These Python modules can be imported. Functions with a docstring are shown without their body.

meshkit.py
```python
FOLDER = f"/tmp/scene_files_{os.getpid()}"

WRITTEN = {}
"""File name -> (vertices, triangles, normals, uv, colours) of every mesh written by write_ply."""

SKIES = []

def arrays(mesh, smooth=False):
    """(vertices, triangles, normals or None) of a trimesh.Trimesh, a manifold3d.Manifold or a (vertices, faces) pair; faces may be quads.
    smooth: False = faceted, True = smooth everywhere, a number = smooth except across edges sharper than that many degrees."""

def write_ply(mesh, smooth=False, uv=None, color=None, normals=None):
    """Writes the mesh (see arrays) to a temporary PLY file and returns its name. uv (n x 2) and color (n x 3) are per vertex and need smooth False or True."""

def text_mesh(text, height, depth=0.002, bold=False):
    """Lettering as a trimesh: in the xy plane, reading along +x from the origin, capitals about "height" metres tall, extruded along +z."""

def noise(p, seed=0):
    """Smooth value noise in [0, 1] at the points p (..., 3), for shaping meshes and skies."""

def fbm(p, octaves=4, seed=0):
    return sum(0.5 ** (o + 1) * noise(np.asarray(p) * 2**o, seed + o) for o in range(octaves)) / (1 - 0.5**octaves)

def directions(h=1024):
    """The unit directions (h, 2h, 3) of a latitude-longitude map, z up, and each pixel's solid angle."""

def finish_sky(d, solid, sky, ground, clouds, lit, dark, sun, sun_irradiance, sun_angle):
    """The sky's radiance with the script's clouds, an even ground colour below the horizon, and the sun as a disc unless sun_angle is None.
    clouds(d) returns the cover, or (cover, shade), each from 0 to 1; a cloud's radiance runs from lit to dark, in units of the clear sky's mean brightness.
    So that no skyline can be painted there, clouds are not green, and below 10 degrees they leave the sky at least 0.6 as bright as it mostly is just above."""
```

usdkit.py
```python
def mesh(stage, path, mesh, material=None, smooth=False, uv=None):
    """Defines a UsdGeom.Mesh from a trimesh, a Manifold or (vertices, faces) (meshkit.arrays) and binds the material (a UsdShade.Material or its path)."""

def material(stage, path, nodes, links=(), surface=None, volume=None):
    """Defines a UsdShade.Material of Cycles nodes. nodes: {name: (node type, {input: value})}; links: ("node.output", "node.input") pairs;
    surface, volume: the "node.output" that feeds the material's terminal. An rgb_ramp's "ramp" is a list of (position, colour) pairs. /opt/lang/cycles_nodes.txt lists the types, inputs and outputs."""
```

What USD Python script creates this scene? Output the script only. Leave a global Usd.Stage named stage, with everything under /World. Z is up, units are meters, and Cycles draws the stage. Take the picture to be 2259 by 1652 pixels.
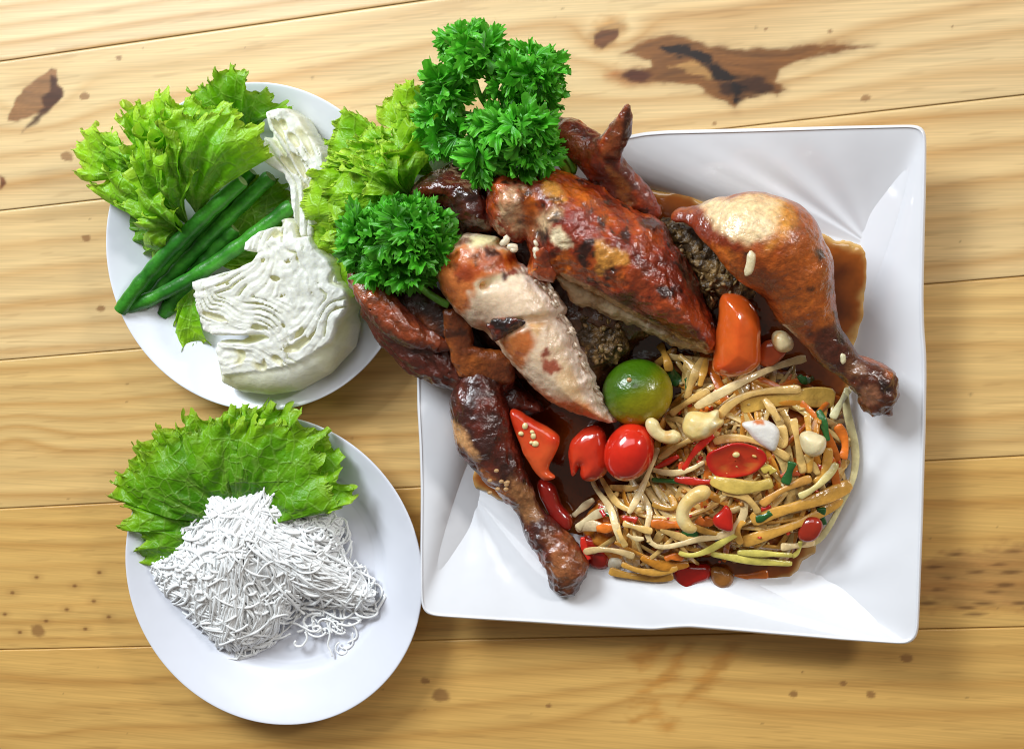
import math, random
import numpy as np
import usdkit, meshkit
from meshkit import fbm, noise
from pxr import Usd, UsdGeom, UsdLux, UsdShade, Sdf, Gf, Vt
from scipy.interpolate import CubicSpline

# ---------------------------------------------------------------- stage, camera, light
stage = Usd.Stage.CreateInMemory()
UsdGeom.SetStageUpAxis(stage, UsdGeom.Tokens.z)
UsdGeom.SetStageMetersPerUnit(stage, 1.0)
stage.SetDefaultPrim(UsdGeom.Xform.Define(stage, '/World').GetPrim())
UsdGeom.Scope.Define(stage, '/World/Looks')

CAM_H, FPX, CX, CY = 0.622, 2527.0, 1129.5, 826.0          # the photograph is measured on a 2259 x 1652 copy
_a, _b = math.radians(11.612), math.radians(-6.201)
_Rx = np.array([[1, 0, 0], [0, math.cos(_b), -math.sin(_b)], [0, math.sin(_b), math.cos(_b)]])
_Ry = np.array([[math.cos(_a), 0, math.sin(_a)], [0, 1, 0], [-math.sin(_a), 0, math.cos(_a)]])
R = _Ry @ _Rx
CAM = np.array([0, 0, CAM_H])
cam = UsdGeom.Camera.Define(stage, '/World/camera')
_m = np.eye(4); _m[:3, :3] = R.T; _m[3, :3] = CAM
UsdGeom.Xformable(cam).AddTransformOp().Set(Gf.Matrix4d(*_m.ravel().tolist()))
cam.CreateHorizontalApertureAttr(36.0)
cam.CreateVerticalApertureAttr(36.0 * 748 / 1024)
cam.CreateFocalLengthAttr(36.0 * FPX / 2259)
cam.CreateClippingRangeAttr(Gf.Vec2f(0.01, 50))
cam.GetExposureAttr().Set(0.04)

def look(loc, at):
    z = np.array(loc, float) - np.array(at, float); z /= np.linalg.norm(z)
    x = np.cross([0, 0, 1], z); x /= np.linalg.norm(x); y = np.cross(z, x)
    m = np.eye(4); m[0, :3], m[1, :3], m[2, :3], m[3, :3] = x, y, z, loc
    return Gf.Matrix4d(*m.ravel().tolist())

def window(name, loc, at, w, h, power, col):
    l = UsdLux.RectLight.Define(stage, '/World/' + name)
    l.CreateWidthAttr(w); l.CreateHeightAttr(h); l.CreateIntensityAttr(power); l.CreateColorAttr(Gf.Vec3f(*col))
    UsdGeom.Xformable(l).AddTransformOp().Set(look(loc, at))
window('window_light', (-0.88, 0.86, 0.90), (-0.03, 0, 0), 0.62, 0.42, 29.0, (0.88, 0.95, 1.0))
window('window_light_001', (1.05, 0.66, 0.95), (0, 0, 0), 0.22, 0.22, 56.0, (1.0, 0.97, 0.93))
window('window_light_002', (-0.25, 1.02, 1.50), (-0.05, 0.05, 0), 1.7, 0.75, 2.5, (0.92, 0.97, 1.0))
usdkit.material(stage, '/World/Looks/room_glow', {'b': ('background_shader', {'color': (1.0, 0.86, 0.72), 'strength': 0.145})}, surface='b.background')
dome = UsdLux.DomeLight.Define(stage, '/World/room_light')
UsdShade.MaterialBindingAPI.Apply(dome.GetPrim()).Bind(UsdShade.Material.Get(stage, '/World/Looks/room_glow'))

# ---------------------------------------------------------------- measuring: pixel <-> place
def W(p, z):
    """points on the photo (n,2) at height z (mm, number or n) -> world metres"""
    p = np.atleast_2d(np.asarray(p, float)); z = np.broadcast_to(np.asarray(z, float) / 1000, len(p))
    d = np.stack([(p[:, 0] - CX) / FPX, -(p[:, 1] - CY) / FPX, -np.ones(len(p))], 1) @ R.T
    return CAM + d * ((z - CAM_H) / d[:, 2])[:, None]
def PX(v):
    c = (v - CAM) @ R
    return np.stack([CX + FPX * c[:, 0] / -c[:, 2], CY - FPX * c[:, 1] / -c[:, 2]], 1)
K = {1: (112.94, 112.94, .325), 2: (112.94, 480, .325), 3: (197.7, 847.1, .4786), 4: (649.5, 28.2, .376), 5: (734.2, 338.8, .4),
     6: (1186, 254.1, .4272), 7: (903.6, 818.9, .525), 8: (1242.5, 0, .45), 9: (0, 0, .3076), 10: (0, 1073, .3504), 11: (1581.3, 1073, .3504),
     12: (1242.4, 790.6, .3076), 13: (903.6, 1129.5, .45), 14: (762.4, 564.7, .175), 15: (1101.3, 367.1, .2565), 16: (903.6, 282.4, .1504), 0: (0, 0, 1)}
def C(k, *pts):
    """points read on enlargement k of the photograph"""
    x, y, s = K[k]; a = np.array(pts, float).reshape(-1, 2)
    return np.stack([x + a[:, 0] * s, y + a[:, 1] * s], 1)
MPP = 0.000235                                                 # metres per measured pixel at food height

def spline(p, n):
    p = np.asarray(p, float)
    if len(p) < 3:
        return p[0] + np.linspace(0, 1, n)[:, None] * (p[-1] - p[0])
    t = np.r_[0, np.cumsum(np.linalg.norm(np.diff(p, axis=0), axis=1) + 1e-9)]
    return CubicSpline(t, p)(np.linspace(0, t[-1], n))
def closed(p, n):
    p = np.vstack([p, p[:1]]); t = np.r_[0, np.cumsum(np.linalg.norm(np.diff(p, axis=0), axis=1))]
    return CubicSpline(t, p, bc_type='periodic')(np.linspace(0, t[-1], n, endpoint=False))
def sstep(a, b, x):
    t = np.clip((x - a) / (b - a), 0, 1); return t * t * (3 - 2 * t)
def mixc(a, b, t):
    t = np.broadcast_to(t, max(np.size(t), len(a)))[:, None]
    return np.asarray(a) * (1 - t) + np.asarray(b) * t
def n3(V, s, seed=0, o=3):
    return fbm(np.asarray(V) * s + 100 + seed * 7.3, o, seed)
def polysd(P, poly):
    """signed distance of points P (n,2) to a polygon, positive inside"""
    a = np.asarray(poly, float); b = np.roll(a, -1, 0); P = np.asarray(P, float)
    best = np.full(len(P), 1e9); inside = np.zeros(len(P), bool)
    for (x0, y0), (x1, y1) in zip(a, b):
        ex, ey = x1 - x0, y1 - y0; wx, wy = P[:, 0] - x0, P[:, 1] - y0
        t = np.clip((wx * ex + wy * ey) / (ex * ex + ey * ey + 1e-18), 0, 1)
        best = np.minimum(best, (wx - ex * t) ** 2 + (wy - ey * t) ** 2)
        c = ((y0 <= P[:, 1]) != (y1 <= P[:, 1]))
        inside ^= c & (P[:, 0] < x0 + ex * (P[:, 1] - y0) / (ey if abs(ey) > 1e-12 else 1e-12))
    return np.where(inside, 1, -1) * np.sqrt(best)

# ---------------------------------------------------------------- prims
_count = {}
def numbered(parent, name):
    k = (str(parent), name); _count[k] = _count.get(k, -1) + 1
    return f'{parent}/{name}' + (f'_{_count[k]:03d}' if _count[k] else '')
_base = {}
def tag(prim, label=None, cat=None, group=None, kind=None):
    for k, v in (('label', label), ('category', cat), ('group', group), ('kind', kind)):
        if v: prim.SetCustomDataByKey(k, v)
def thing(name, label, cat, loc=(0, 0, 0), group=None):
    path = numbered('/World', name); x = UsdGeom.Xform.Define(stage, path)
    x.AddTranslateOp().Set(Gf.Vec3d(*map(float, loc))); tag(x.GetPrim(), label, cat, group)
    _base[path] = np.array(loc, float); return path
def part(parent, name, V, F, mat, col=None, smooth=True, label=None, kind=None):
    path = numbered(parent, name); base = next((b for p, b in _base.items() if path.startswith(p + '/')), 0)
    V = np.asarray(V, float)
    F = np.asarray(F, int)
    m = usdkit.mesh(stage, path, (V - base, F), '/World/Looks/' + mat, smooth=smooth)
    if col is not None:
        UsdGeom.PrimvarsAPI(m).CreatePrimvar('col', Sdf.ValueTypeNames.Color3fArray, 'vertex').Set(Vt.Vec3fArray.FromNumpy(np.asarray(np.broadcast_to(col, (len(V), 3)), np.float32)))
    tag(m.GetPrim(), label, kind=kind)
    return path
def whole(name, label, cat, V, F, mat, col=None, smooth=True, group=None, kind=None):
    """a thing that is one mesh"""
    V = np.asarray(V, float); loc = np.r_[(V[:, :2].min(0) + V[:, :2].max(0)) / 2, V[:, 2].min()]
    path = numbered('/World', name)
    m = usdkit.mesh(stage, path, (V - loc, np.asarray(F, int)), '/World/Looks/' + mat, smooth=smooth)
    UsdGeom.Xformable(m).AddTranslateOp().Set(Gf.Vec3d(*loc.tolist()))
    if col is not None:
        UsdGeom.PrimvarsAPI(m).CreatePrimvar('col', Sdf.ValueTypeNames.Color3fArray, 'vertex').Set(Vt.Vec3fArray.FromNumpy(np.asarray(np.broadcast_to(col, (len(V), 3)), np.float32)))
    tag(m.GetPrim(), label, cat, group, kind)
    return path
def join(parts):
    V, F, Cc, o = [], [], [], 0
    for p in parts:
        V.append(p[0]); F.append(np.asarray(p[1]) + o); o += len(p[0])
        if len(p) > 2: Cc.append(np.broadcast_to(p[2], (len(p[0]), 3)))
    return (np.vstack(V), np.vstack(F)) + ((np.vstack(Cc),) if Cc else ())

def gridfaces(n, m, wrap_m=False):
    i, j = np.meshgrid(np.arange(n - 1), np.arange(m if wrap_m else m - 1), indexing='ij')
    j2 = (j + 1) % m
    a, b, c, d = i * m + j, i * m + j2, (i + 1) * m + j2, (i + 1) * m + j
    return np.vstack([np.stack([a, b, c], -1).reshape(-1, 3), np.stack([a, c, d], -1).reshape(-1, 3)])

def sweep(path, rx, ry=None, k=8, up=(0, 0, 1), power=1.0, cap=True):
    """a rounded bar along a path: half width rx, half thickness ry"""
    P = np.asarray(path, float); n = len(P)
    rx = np.broadcast_to(np.asarray(rx, float), n); ry = rx if ry is None else np.broadcast_to(np.asarray(ry, float), n)
    T = np.gradient(P, axis=0); T /= np.linalg.norm(T, axis=1, keepdims=True) + 1e-12
    S = np.cross(np.broadcast_to(up, P.shape), T); S /= np.linalg.norm(S, axis=1, keepdims=True) + 1e-9
    N = np.cross(T, S)
    th = np.linspace(0, 2 * np.pi, k, endpoint=False)
    c, s = np.cos(th), np.sin(th); c, s = np.sign(c) * abs(c) ** power, np.sign(s) * abs(s) ** power
    V = P[:, None] + S[:, None] * (rx[:, None] * c)[..., None] + N[:, None] * (ry[:, None] * s)[..., None]
    F = gridfaces(n, k, True)
    V = V.reshape(-1, 3)
    if cap:
        a = len(V); V = np.vstack([V, P[:1], P[-1:]]); j = np.arange(k); j2 = (j + 1) % k
        F = np.vstack([F, np.stack([np.full(k, a), j2, j], 1), np.stack([np.full(k, a + 1), (n - 1) * k + j, (n - 1) * k + j2], 1)])
    return V, F
def ends(n, a=.25, lo=.25):
    t = np.linspace(0, 1, n); return lo + (1 - lo) * np.sqrt(np.clip(1 - np.clip(1 - np.minimum(t, 1 - t) / a, 0, 1) ** 2, 0, 1))

# ---------------------------------------------------------------- soft bodies: distance fields to meshes
class Body:
    def __init__(s, lo, hi, h):
        s.lo, s.h = np.array(lo, float), h
        s.n = np.ceil((np.array(hi) - s.lo) / h).astype(int) + 1
        s.x, s.y, s.z = (s.lo[k] + np.arange(s.n[k]) * h for k in range(3))
        s.f = np.full(s.n, 1.0, np.float32)
        X, Y = np.meshgrid(s.x, s.y, indexing='ij'); s.XY = np.stack([X.ravel(), Y.ravel()], 1)
    def bones(s, P, r, flat=1.0):
        """sphere swept along points P (n,3) with radii r"""
        X, Y, Z = (a.astype(np.float32) for a in (s.x[:, None, None], s.y[None, :, None], s.z[None, None, :]))
        out = np.full(s.n, 9.0, np.float32)
        for i in range(len(P) - 1):
            a, e = P[i], P[i + 1] - P[i]; L = float(e @ e) + 1e-12
            dx, dy, dz = X - a[0], Y - a[1], Z - a[2]
            t = np.clip((dx * e[0] + dy * e[1] + dz * e[2]) / L, 0, 1)
            t2 = t
            d = np.sqrt((dx - t * e[0]) ** 2 + (dy - t * e[1]) ** 2 + ((dz - t * e[2]) / flat) ** 2) - (r[i] + (r[i + 1] - r[i]) * t2)
            out = np.minimum(out, d)
        return out
    def pad(s, poly, zc, up, dn, rim, warp=0.0, ws=150.0, seed=0):
        """a cushion with the given outline (world xy)"""
        XY = s.XY
        if warp:
            q = np.c_[XY, np.zeros(len(XY))]
            XY = XY + warp * (np.stack([fbm(q * ws + 9.1, 3, seed), fbm(q * ws + 55.7, 3, seed + 5)], 1) - .5) * 2
        d2 = polysd(XY, poly).reshape(s.n[0], s.n[1], 1)
        e = np.clip(1 - d2 / rim, 0, None)
        zc = np.asarray(zc); zc = zc[..., None] if zc.ndim == 2 else zc
        dz = s.z[None, None, :] - zc
        q = np.sqrt(e ** 2 + (dz / np.where(dz > 0, up, dn)) ** 2) - 1
        return (q * min(rim, up)).astype(np.float32)
    def tilt(s, poly_px_z):
        """plane z(x,y) through three or more (px, py, zmm)"""
        a = np.array(poly_px_z, float); w = W(a[:, :2], a[:, 2])
        k = np.linalg.lstsq(np.c_[w[:, :2], np.ones(len(w))], w[:, 2], rcond=None)[0]
        return (s.XY @ k[:2] + k[2]).reshape(s.n[0], s.n[1])
    def add(s, f, k=0.0):
        if k <= 0: s.f = np.minimum(s.f, f)
        else:
            h = np.clip(.5 + .5 * (f - s.f) / k, 0, 1); s.f = (f * (1 - h) + s.f * h - k * h * (1 - h)).astype(np.float32)
    def cut(s, f, k=0.0):
        f = -f
        if k <= 0: s.f = np.maximum(s.f, f)
        else:
            h = np.clip(.5 - .5 * (f - s.f) / k, 0, 1); s.f = (f * (1 - h) + s.f * h + k * h * (1 - h)).astype(np.float32)
    def rough(s, fn, band=0.006):
        """fn(points) -> outward displacement in metres"""
        i = np.nonzero(np.abs(s.f) < band)
        P = np.stack([s.x[i[0]], s.y[i[1]], s.z[i[2]]], 1)
        s.f[i] -= fn(P).astype(np.float32)
    def mesh(s):
        f = s.f; f[0], f[-1] = 1e-3, 1e-3; f[:, 0], f[:, -1] = 1e-3, 1e-3; f[:, :, 0], f[:, :, -1] = 1e-3, 1e-3
        ins = f < 0
        n = np.array(f.shape) - 1
        cnt = np.zeros(n, np.int8)
        for dx, dy, dz in np.ndindex(2, 2, 2): cnt += ins[dx:dx + n[0], dy:dy + n[1], dz:dz + n[2]]
        cell = np.nonzero((cnt > 0) & (cnt < 8)); idx = np.full(n, -1, np.int64); idx[cell] = np.arange(len(cell[0]))
        c = np.stack(cell, 1); acc = np.zeros((len(c), 3)); w = np.zeros(len(c))
        corner = list(np.ndindex(2, 2, 2)); val = {k: f[c[:, 0] + k[0], c[:, 1] + k[1], c[:, 2] + k[2]] for k in corner}
        for k in corner:
            for ax in range(3):
                if k[ax]: continue
                k2 = list(k); k2[ax] = 1; a, b = val[k], val[tuple(k2)]
                on = (a < 0) != (b < 0); t = np.where(on, a / np.where(on, a - b, 1), 0)
                p = np.array(k, float)[None].repeat(len(c), 0); p[:, ax] += t
                acc[on] += p[on]; w += on
        V = s.lo + (c + acc / w[:, None]) * s.h
        F = []
        for ax in range(3):
            o = [slice(0, n[0]), slice(0, n[1]), slice(0, n[2])]
            A = f[:n[0], :n[1], :n[2]] < 0; sh = [slice(0, n[k]) for k in range(3)]; sh[ax] = slice(1, n[ax] + 1); B = f[tuple(sh)] < 0
            e = np.stack(np.nonzero(A != B), 1); u, v = (ax + 1) % 3, (ax + 2) % 3
            e = e[(e[:, u] > 0) & (e[:, v] > 0)]
            if not len(e): continue
            e1, e2, e3 = e.copy(), e.copy(), e.copy(); e1[:, u] -= 1; e2[:, u] -= 1; e2[:, v] -= 1; e3[:, v] -= 1
            q = np.stack([idx[tuple(x.T)] for x in (e, e1, e2, e3)], 1)
            flip = ~A[tuple(e.T)]; q[flip] = q[flip][:, ::-1]
            F.append(q)
        q = np.vstack(F); q = q[(q >= 0).all(1)]
        return V, np.vstack([q[:, [0, 1, 2]], q[:, [0, 2, 3]]])
def body(px, zlo, zhi, h=0.001, margin=0.012):
    """an empty field around the given photo points"""
    a = np.vstack([W(px, zlo), W(px, zhi)])
    return Body(np.r_[a[:, :2].min(0) - margin, zlo / 1000 - .002], np.r_[a[:, :2].max(0) + margin, zhi / 1000 + .002], h)
def bones(b, pts, k=None, flat=1.0):
    """pts: (x, y, zmm, rmm) read on enlargement k"""
    a = np.array(pts, float); p = C(k, *a[:, :2]) if k is not None else a[:, :2]
    return b.bones(W(p, a[:, 2]), a[:, 3] / 1000, flat)
def inpoly(V, poly, soft=4.0, warp=0.0, ws=200, seed=0):
    """0..1: is the vertex inside this outlined patch of skin"""
    p = PX(V)
    d = polysd(p, poly)
    if warp: d = d + warp * 1.5 * ((n3(V, ws, seed, 4) - .5) * 2 + .6 * (n3(V, ws * 2.7, seed + 9, 2) - .5) * 2); soft = soft * 1.5
    return sstep(-soft, soft, d)

# ---------------------------------------------------------------- materials
def mat(name, rough=.5, bumps=((400, .3),), col=None, attr=True, spec=.5, coat=0, coat_rough=.05, sss=0, sss_r=(1, .4, .2), sss_s=.003,
        vary=.12, vary_scale=250, translucent=0, trans=0, stretch=None, detail=4, rough_var=0, ior=1.5, relief=.5, cells=0):
    N = {'geo': ('geometry', {}), 'p': ('principled_bsdf', {'roughness': rough, 'specular_ior_level': spec, 'coat_weight': coat, 'coat_roughness': coat_rough, 'ior': ior,
                                                            'subsurface_weight': sss, 'subsurface_radius': sss_r, 'subsurface_scale': sss_s, 'transmission_weight': trans})}
    L = []; pos = 'geo.position'
    if stretch:
        N['map'] = ('mapping', {'rotation': (0, 0, stretch[0]), 'scale': stretch[1]}); L.append((pos, 'map.vector')); pos = 'map.vector'
    N['vn'] = ('noise_texture', {'scale': vary_scale, 'detail': detail, 'roughness': .6}); L.append((pos, 'vn.vector'))
    N['vr'] = ('map_range', {'from_min': .3, 'from_max': .7, 'to_min': 1 - vary, 'to_max': 1 + vary, 'clamp': True}); L.append(('vn.fac', 'vr.value'))
    if attr:
        N['at'] = ('attribute', {'attribute': 'col'}); src = 'at.color'
    else:
        N['at'] = ('color', {'value': col}); src = 'at.color'
    N['mul'] = ('vector_math', {'math_type': 'scale'}); L += [(src, 'mul.vector1'), ('vr.result', 'mul.scale'), ('mul.vector', 'p.base_color')]
    last = None
    for i, (sc, st) in enumerate(bumps):
        N[f'bn{i}'] = ('noise_texture', {'scale': sc, 'detail': 3, 'roughness': .55}); L.append((pos, f'bn{i}.vector'))
        N[f'bp{i}'] = ('bump', {'strength': st, 'distance': relief / sc}); L.append((f'bn{i}.fac', f'bp{i}.height'))
        if last: L.append((last, f'bp{i}.normal'))
        last = f'bp{i}.normal'
    if last: L += [(last, 'p.normal')] + ([(last, 'p.coat_normal')] if coat else [])
    if cells:
        N['vw'] = ('noise_texture', {'scale': 60, 'detail': 2}); N['va'] = ('vector_math', {'math_type': 'multiply_add', 'vector2': (.008, .008, .008)})
        N['vo'] = ('voronoi_texture', {'feature': 'distance_to_edge', 'scale': cells}); N['vl'] = ('map_range', {'from_min': .015, 'from_max': .09, 'to_min': 1, 'to_max': 0, 'clamp': True})
        N['vf'] = ('math', {'math_type': 'multiply', 'value2': .22}); N['vm'] = ('mix', {'mix_type': 'mix', 'color2': (.50, .74, .16)}); N['vb'] = ('bump', {'strength': .35, 'distance': .0008})
        L = [x for x in L if x[1] != 'p.base_color'] + [('geo.position', 'vw.vector'), ('vw.color', 'va.vector1'), ('geo.position', 'va.vector3'), ('va.vector', 'vo.vector'), ('vo.distance', 'vl.value'), ('vl.result', 'vf.value1'), ('vf.value', 'vm.fac'), ('mul.vector', 'vm.color1'), ('vm.color', 'p.base_color'),
              ('vl.result', 'vb.height')] + ([(last, 'vb.normal')] if last else [])
        L = [x for x in L if x[1] not in ('p.normal',)] + [('vb.normal', 'p.normal')]
    if rough_var:
        N['rr'] = ('map_range', {'from_min': .35, 'from_max': .65, 'to_min': max(rough - rough_var, .03), 'to_max': rough + rough_var, 'clamp': True})
        N['rn'] = ('noise_texture', {'scale': 120, 'detail': 3}); L += [('geo.position', 'rn.vector'), ('rn.fac', 'rr.value'), ('rr.result', 'p.roughness')]
    surf = 'p.BSDF'
    if translucent:
        N['tr'] = ('translucent_bsdf', {}); N['mx'] = ('mix_closure', {'fac': translucent})
        L += [('mul.vector', 'tr.color'), ('p.BSDF', 'mx.closure1'), ('tr.BSDF', 'mx.closure2')]; surf = 'mx.closure'
    usdkit.material(stage, '/World/Looks/' + name, N, L, surface=surf)

# ---------------------------------------------------------------- the wooden table
PLA = math.radians(5.28)                                        # direction of the boards
PU, PV = np.array([math.cos(PLA), math.sin(PLA)]), np.array([-math.sin(PLA), math.cos(PLA)])
seams_px = [((280, 101), (678, 34)), ((0, 478), (1962, 229)), ((0, 795), (2259, 610)), ((0, 1110), (2259, 1020)), ((0, 1409), (2259, 1412))]
seam_v = [float(np.mean(W(s, 0)[:, :2] @ PV)) for s in seams_px]
pitch = float(np.mean(-np.diff(seam_v)))
edges = [seam_v[0] + 2 * pitch, seam_v[0] + pitch] + seam_v + [seam_v[-1] - pitch, seam_v[-1] - 2 * pitch]
def W2(p): return W(p, 0)[:, :2]
big_brown = W2(C(8, 290,265, 370,220, 420,190, 520,170, 620,195, 720,225, 860,240, 1000,238, 1180,225, 1330,216, 1520,232, 1400,250, 1250,270, 1130,305, 1060,345, 1045,400, 1080,440, 1050,475, 1000,455, 960,470, 900,480, 850,490, 840,530, 800,500, 740,480, 700,460, 660,420, 560,410, 430,400, 330,400, 290,375, 310,350, 380,345, 430,330, 420,300, 370,275))
big_hole = W2(C(8, 520,330, 640,300, 700,335, 745,390, 690,370, 600,345))
big_black = W2(C(8, 480,230, 560,220, 650,240, 700,270, 760,310, 830,370, 860,410, 900,420, 870,470, 840,500, 820,420, 760,400, 730,360, 690,320, 640,285, 560,285, 500,260))
big_dark = W2(C(8, 740,390, 880,380, 960,375, 1020,400, 1060,450, 980,465, 900,470, 850,490, 780,450))
knot_small = W2(C(8, 150,180, 190,150, 270,143, 275,180, 240,205, 190,237, 150,220))
knot_halo = W2(C(8, 160,110, 230,75, 300,95, 315,150, 250,215, 160,245, 120,200))
knot_low = W2(C(8, 295,370, 330,345, 390,342, 435,370, 400,400, 330,402))
knot_low2 = W2(C(8, 210,370, 260,345, 400,340, 470,370, 420,410, 300,410))
left_knot = W2(C(9, 55,840, 100,740, 170,640, 270,560, 370,490, 410,500, 410,600, 460,660, 430,730, 370,780, 300,800, 250,820, 130,870, 60,865))
left_edge = W2(C(9, 365,540, 405,560, 410,610, 460,660, 430,730, 350,800, 250,890, 160,945, 240,850, 320,770, 300,700, 360,650))
edge_knot = W2([(0, 388), (10, 392), (14, 405), (6, 415), (0, 418)])
dots = [tuple(p) + (2.2,) for p in W2(C(10, 230,570, 470,625, 78,668, 590,720, 420,773, 290,845, 537,895, 125,917, 625,541, 685,820, 30,803))]
specks = W2([(262, 128), (187, 213), (148, 345), (190, 526), (223, 681), (972, 1533), (937, 1501), (1210, 1557), (1770, 1482), (1920, 1530), (1862, 1505), (84, 1390), (2000, 1452), (1752, 1530), (1340, 222), (1575, 270), (1910, 217), (2100, 60), (1830, 70), (1690, 65)])
speck_r = [2.2, 2.6, 3.6, 2.4, 2.6, 5.2, 2.6, 1.2, 1.6, 2.4, 1.5, 5, 3, 2.4, 1, 1.2, 2, 1, 1.2, 1]
rng = np.random.default_rng(5)
tiny = [(rng.uniform(-.42, .42), rng.uniform(-.3, .3), rng.uniform(.4, 1.1)) for _ in range(130)]
stripe_k = W2([(2150, 1262), (2070, 1300), (2170, 1330), (2215, 1290), (2240, 1215), (2110, 1222), (2130, 1340), (2045, 1330), (2190, 1305), (2250, 1330), (2200, 1245), (2090, 1275), (2230, 1262), (2065, 1250), (2150, 1355)])
dark_band = W2([(1990, 1258), (2050, 1228), (2259, 1196), (2420, 1170), (2420, 1340), (2259, 1345), (2050, 1338), (1980, 1330)])
flames = [W2(C(13, *f_)) for f_ in ((1350,632, 1410,628, 1345,720, 1300,820, 1190,885, 1075,905, 1220,800, 1305,710), (1560,640, 1640,650, 1560,760, 1450,880, 1320,950, 1390,860, 1450,760), (1080,1012, 1180,962, 1260,980, 1190,1000, 1090,1032), (1080,950, 1150,920, 1230,925, 1150,945), (1060,700, 1180,640, 1270,640, 1200,730, 1130,770), (1200,1050, 1290,1010, 1330,1040, 1260,1075))]
pull = [(W2([(1345, 82)])[0], .020, .010, .016), (W2([(1405, 168)])[0], .020, .008, .010), (W2([(1600, 150)])[0], .06, .02, .02), (W2([(80, 215)])[0], .03, .016, .020),
        (W2([(1460, 1560)])[0], .035, .016, -.014), (W2([(60, 1600)])[0], .03, .014, .012), (W2([(30, 960)])[0], .03, .014, -.012), (W2([(2150, 560)])[0], .08, .01, .006)]
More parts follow.
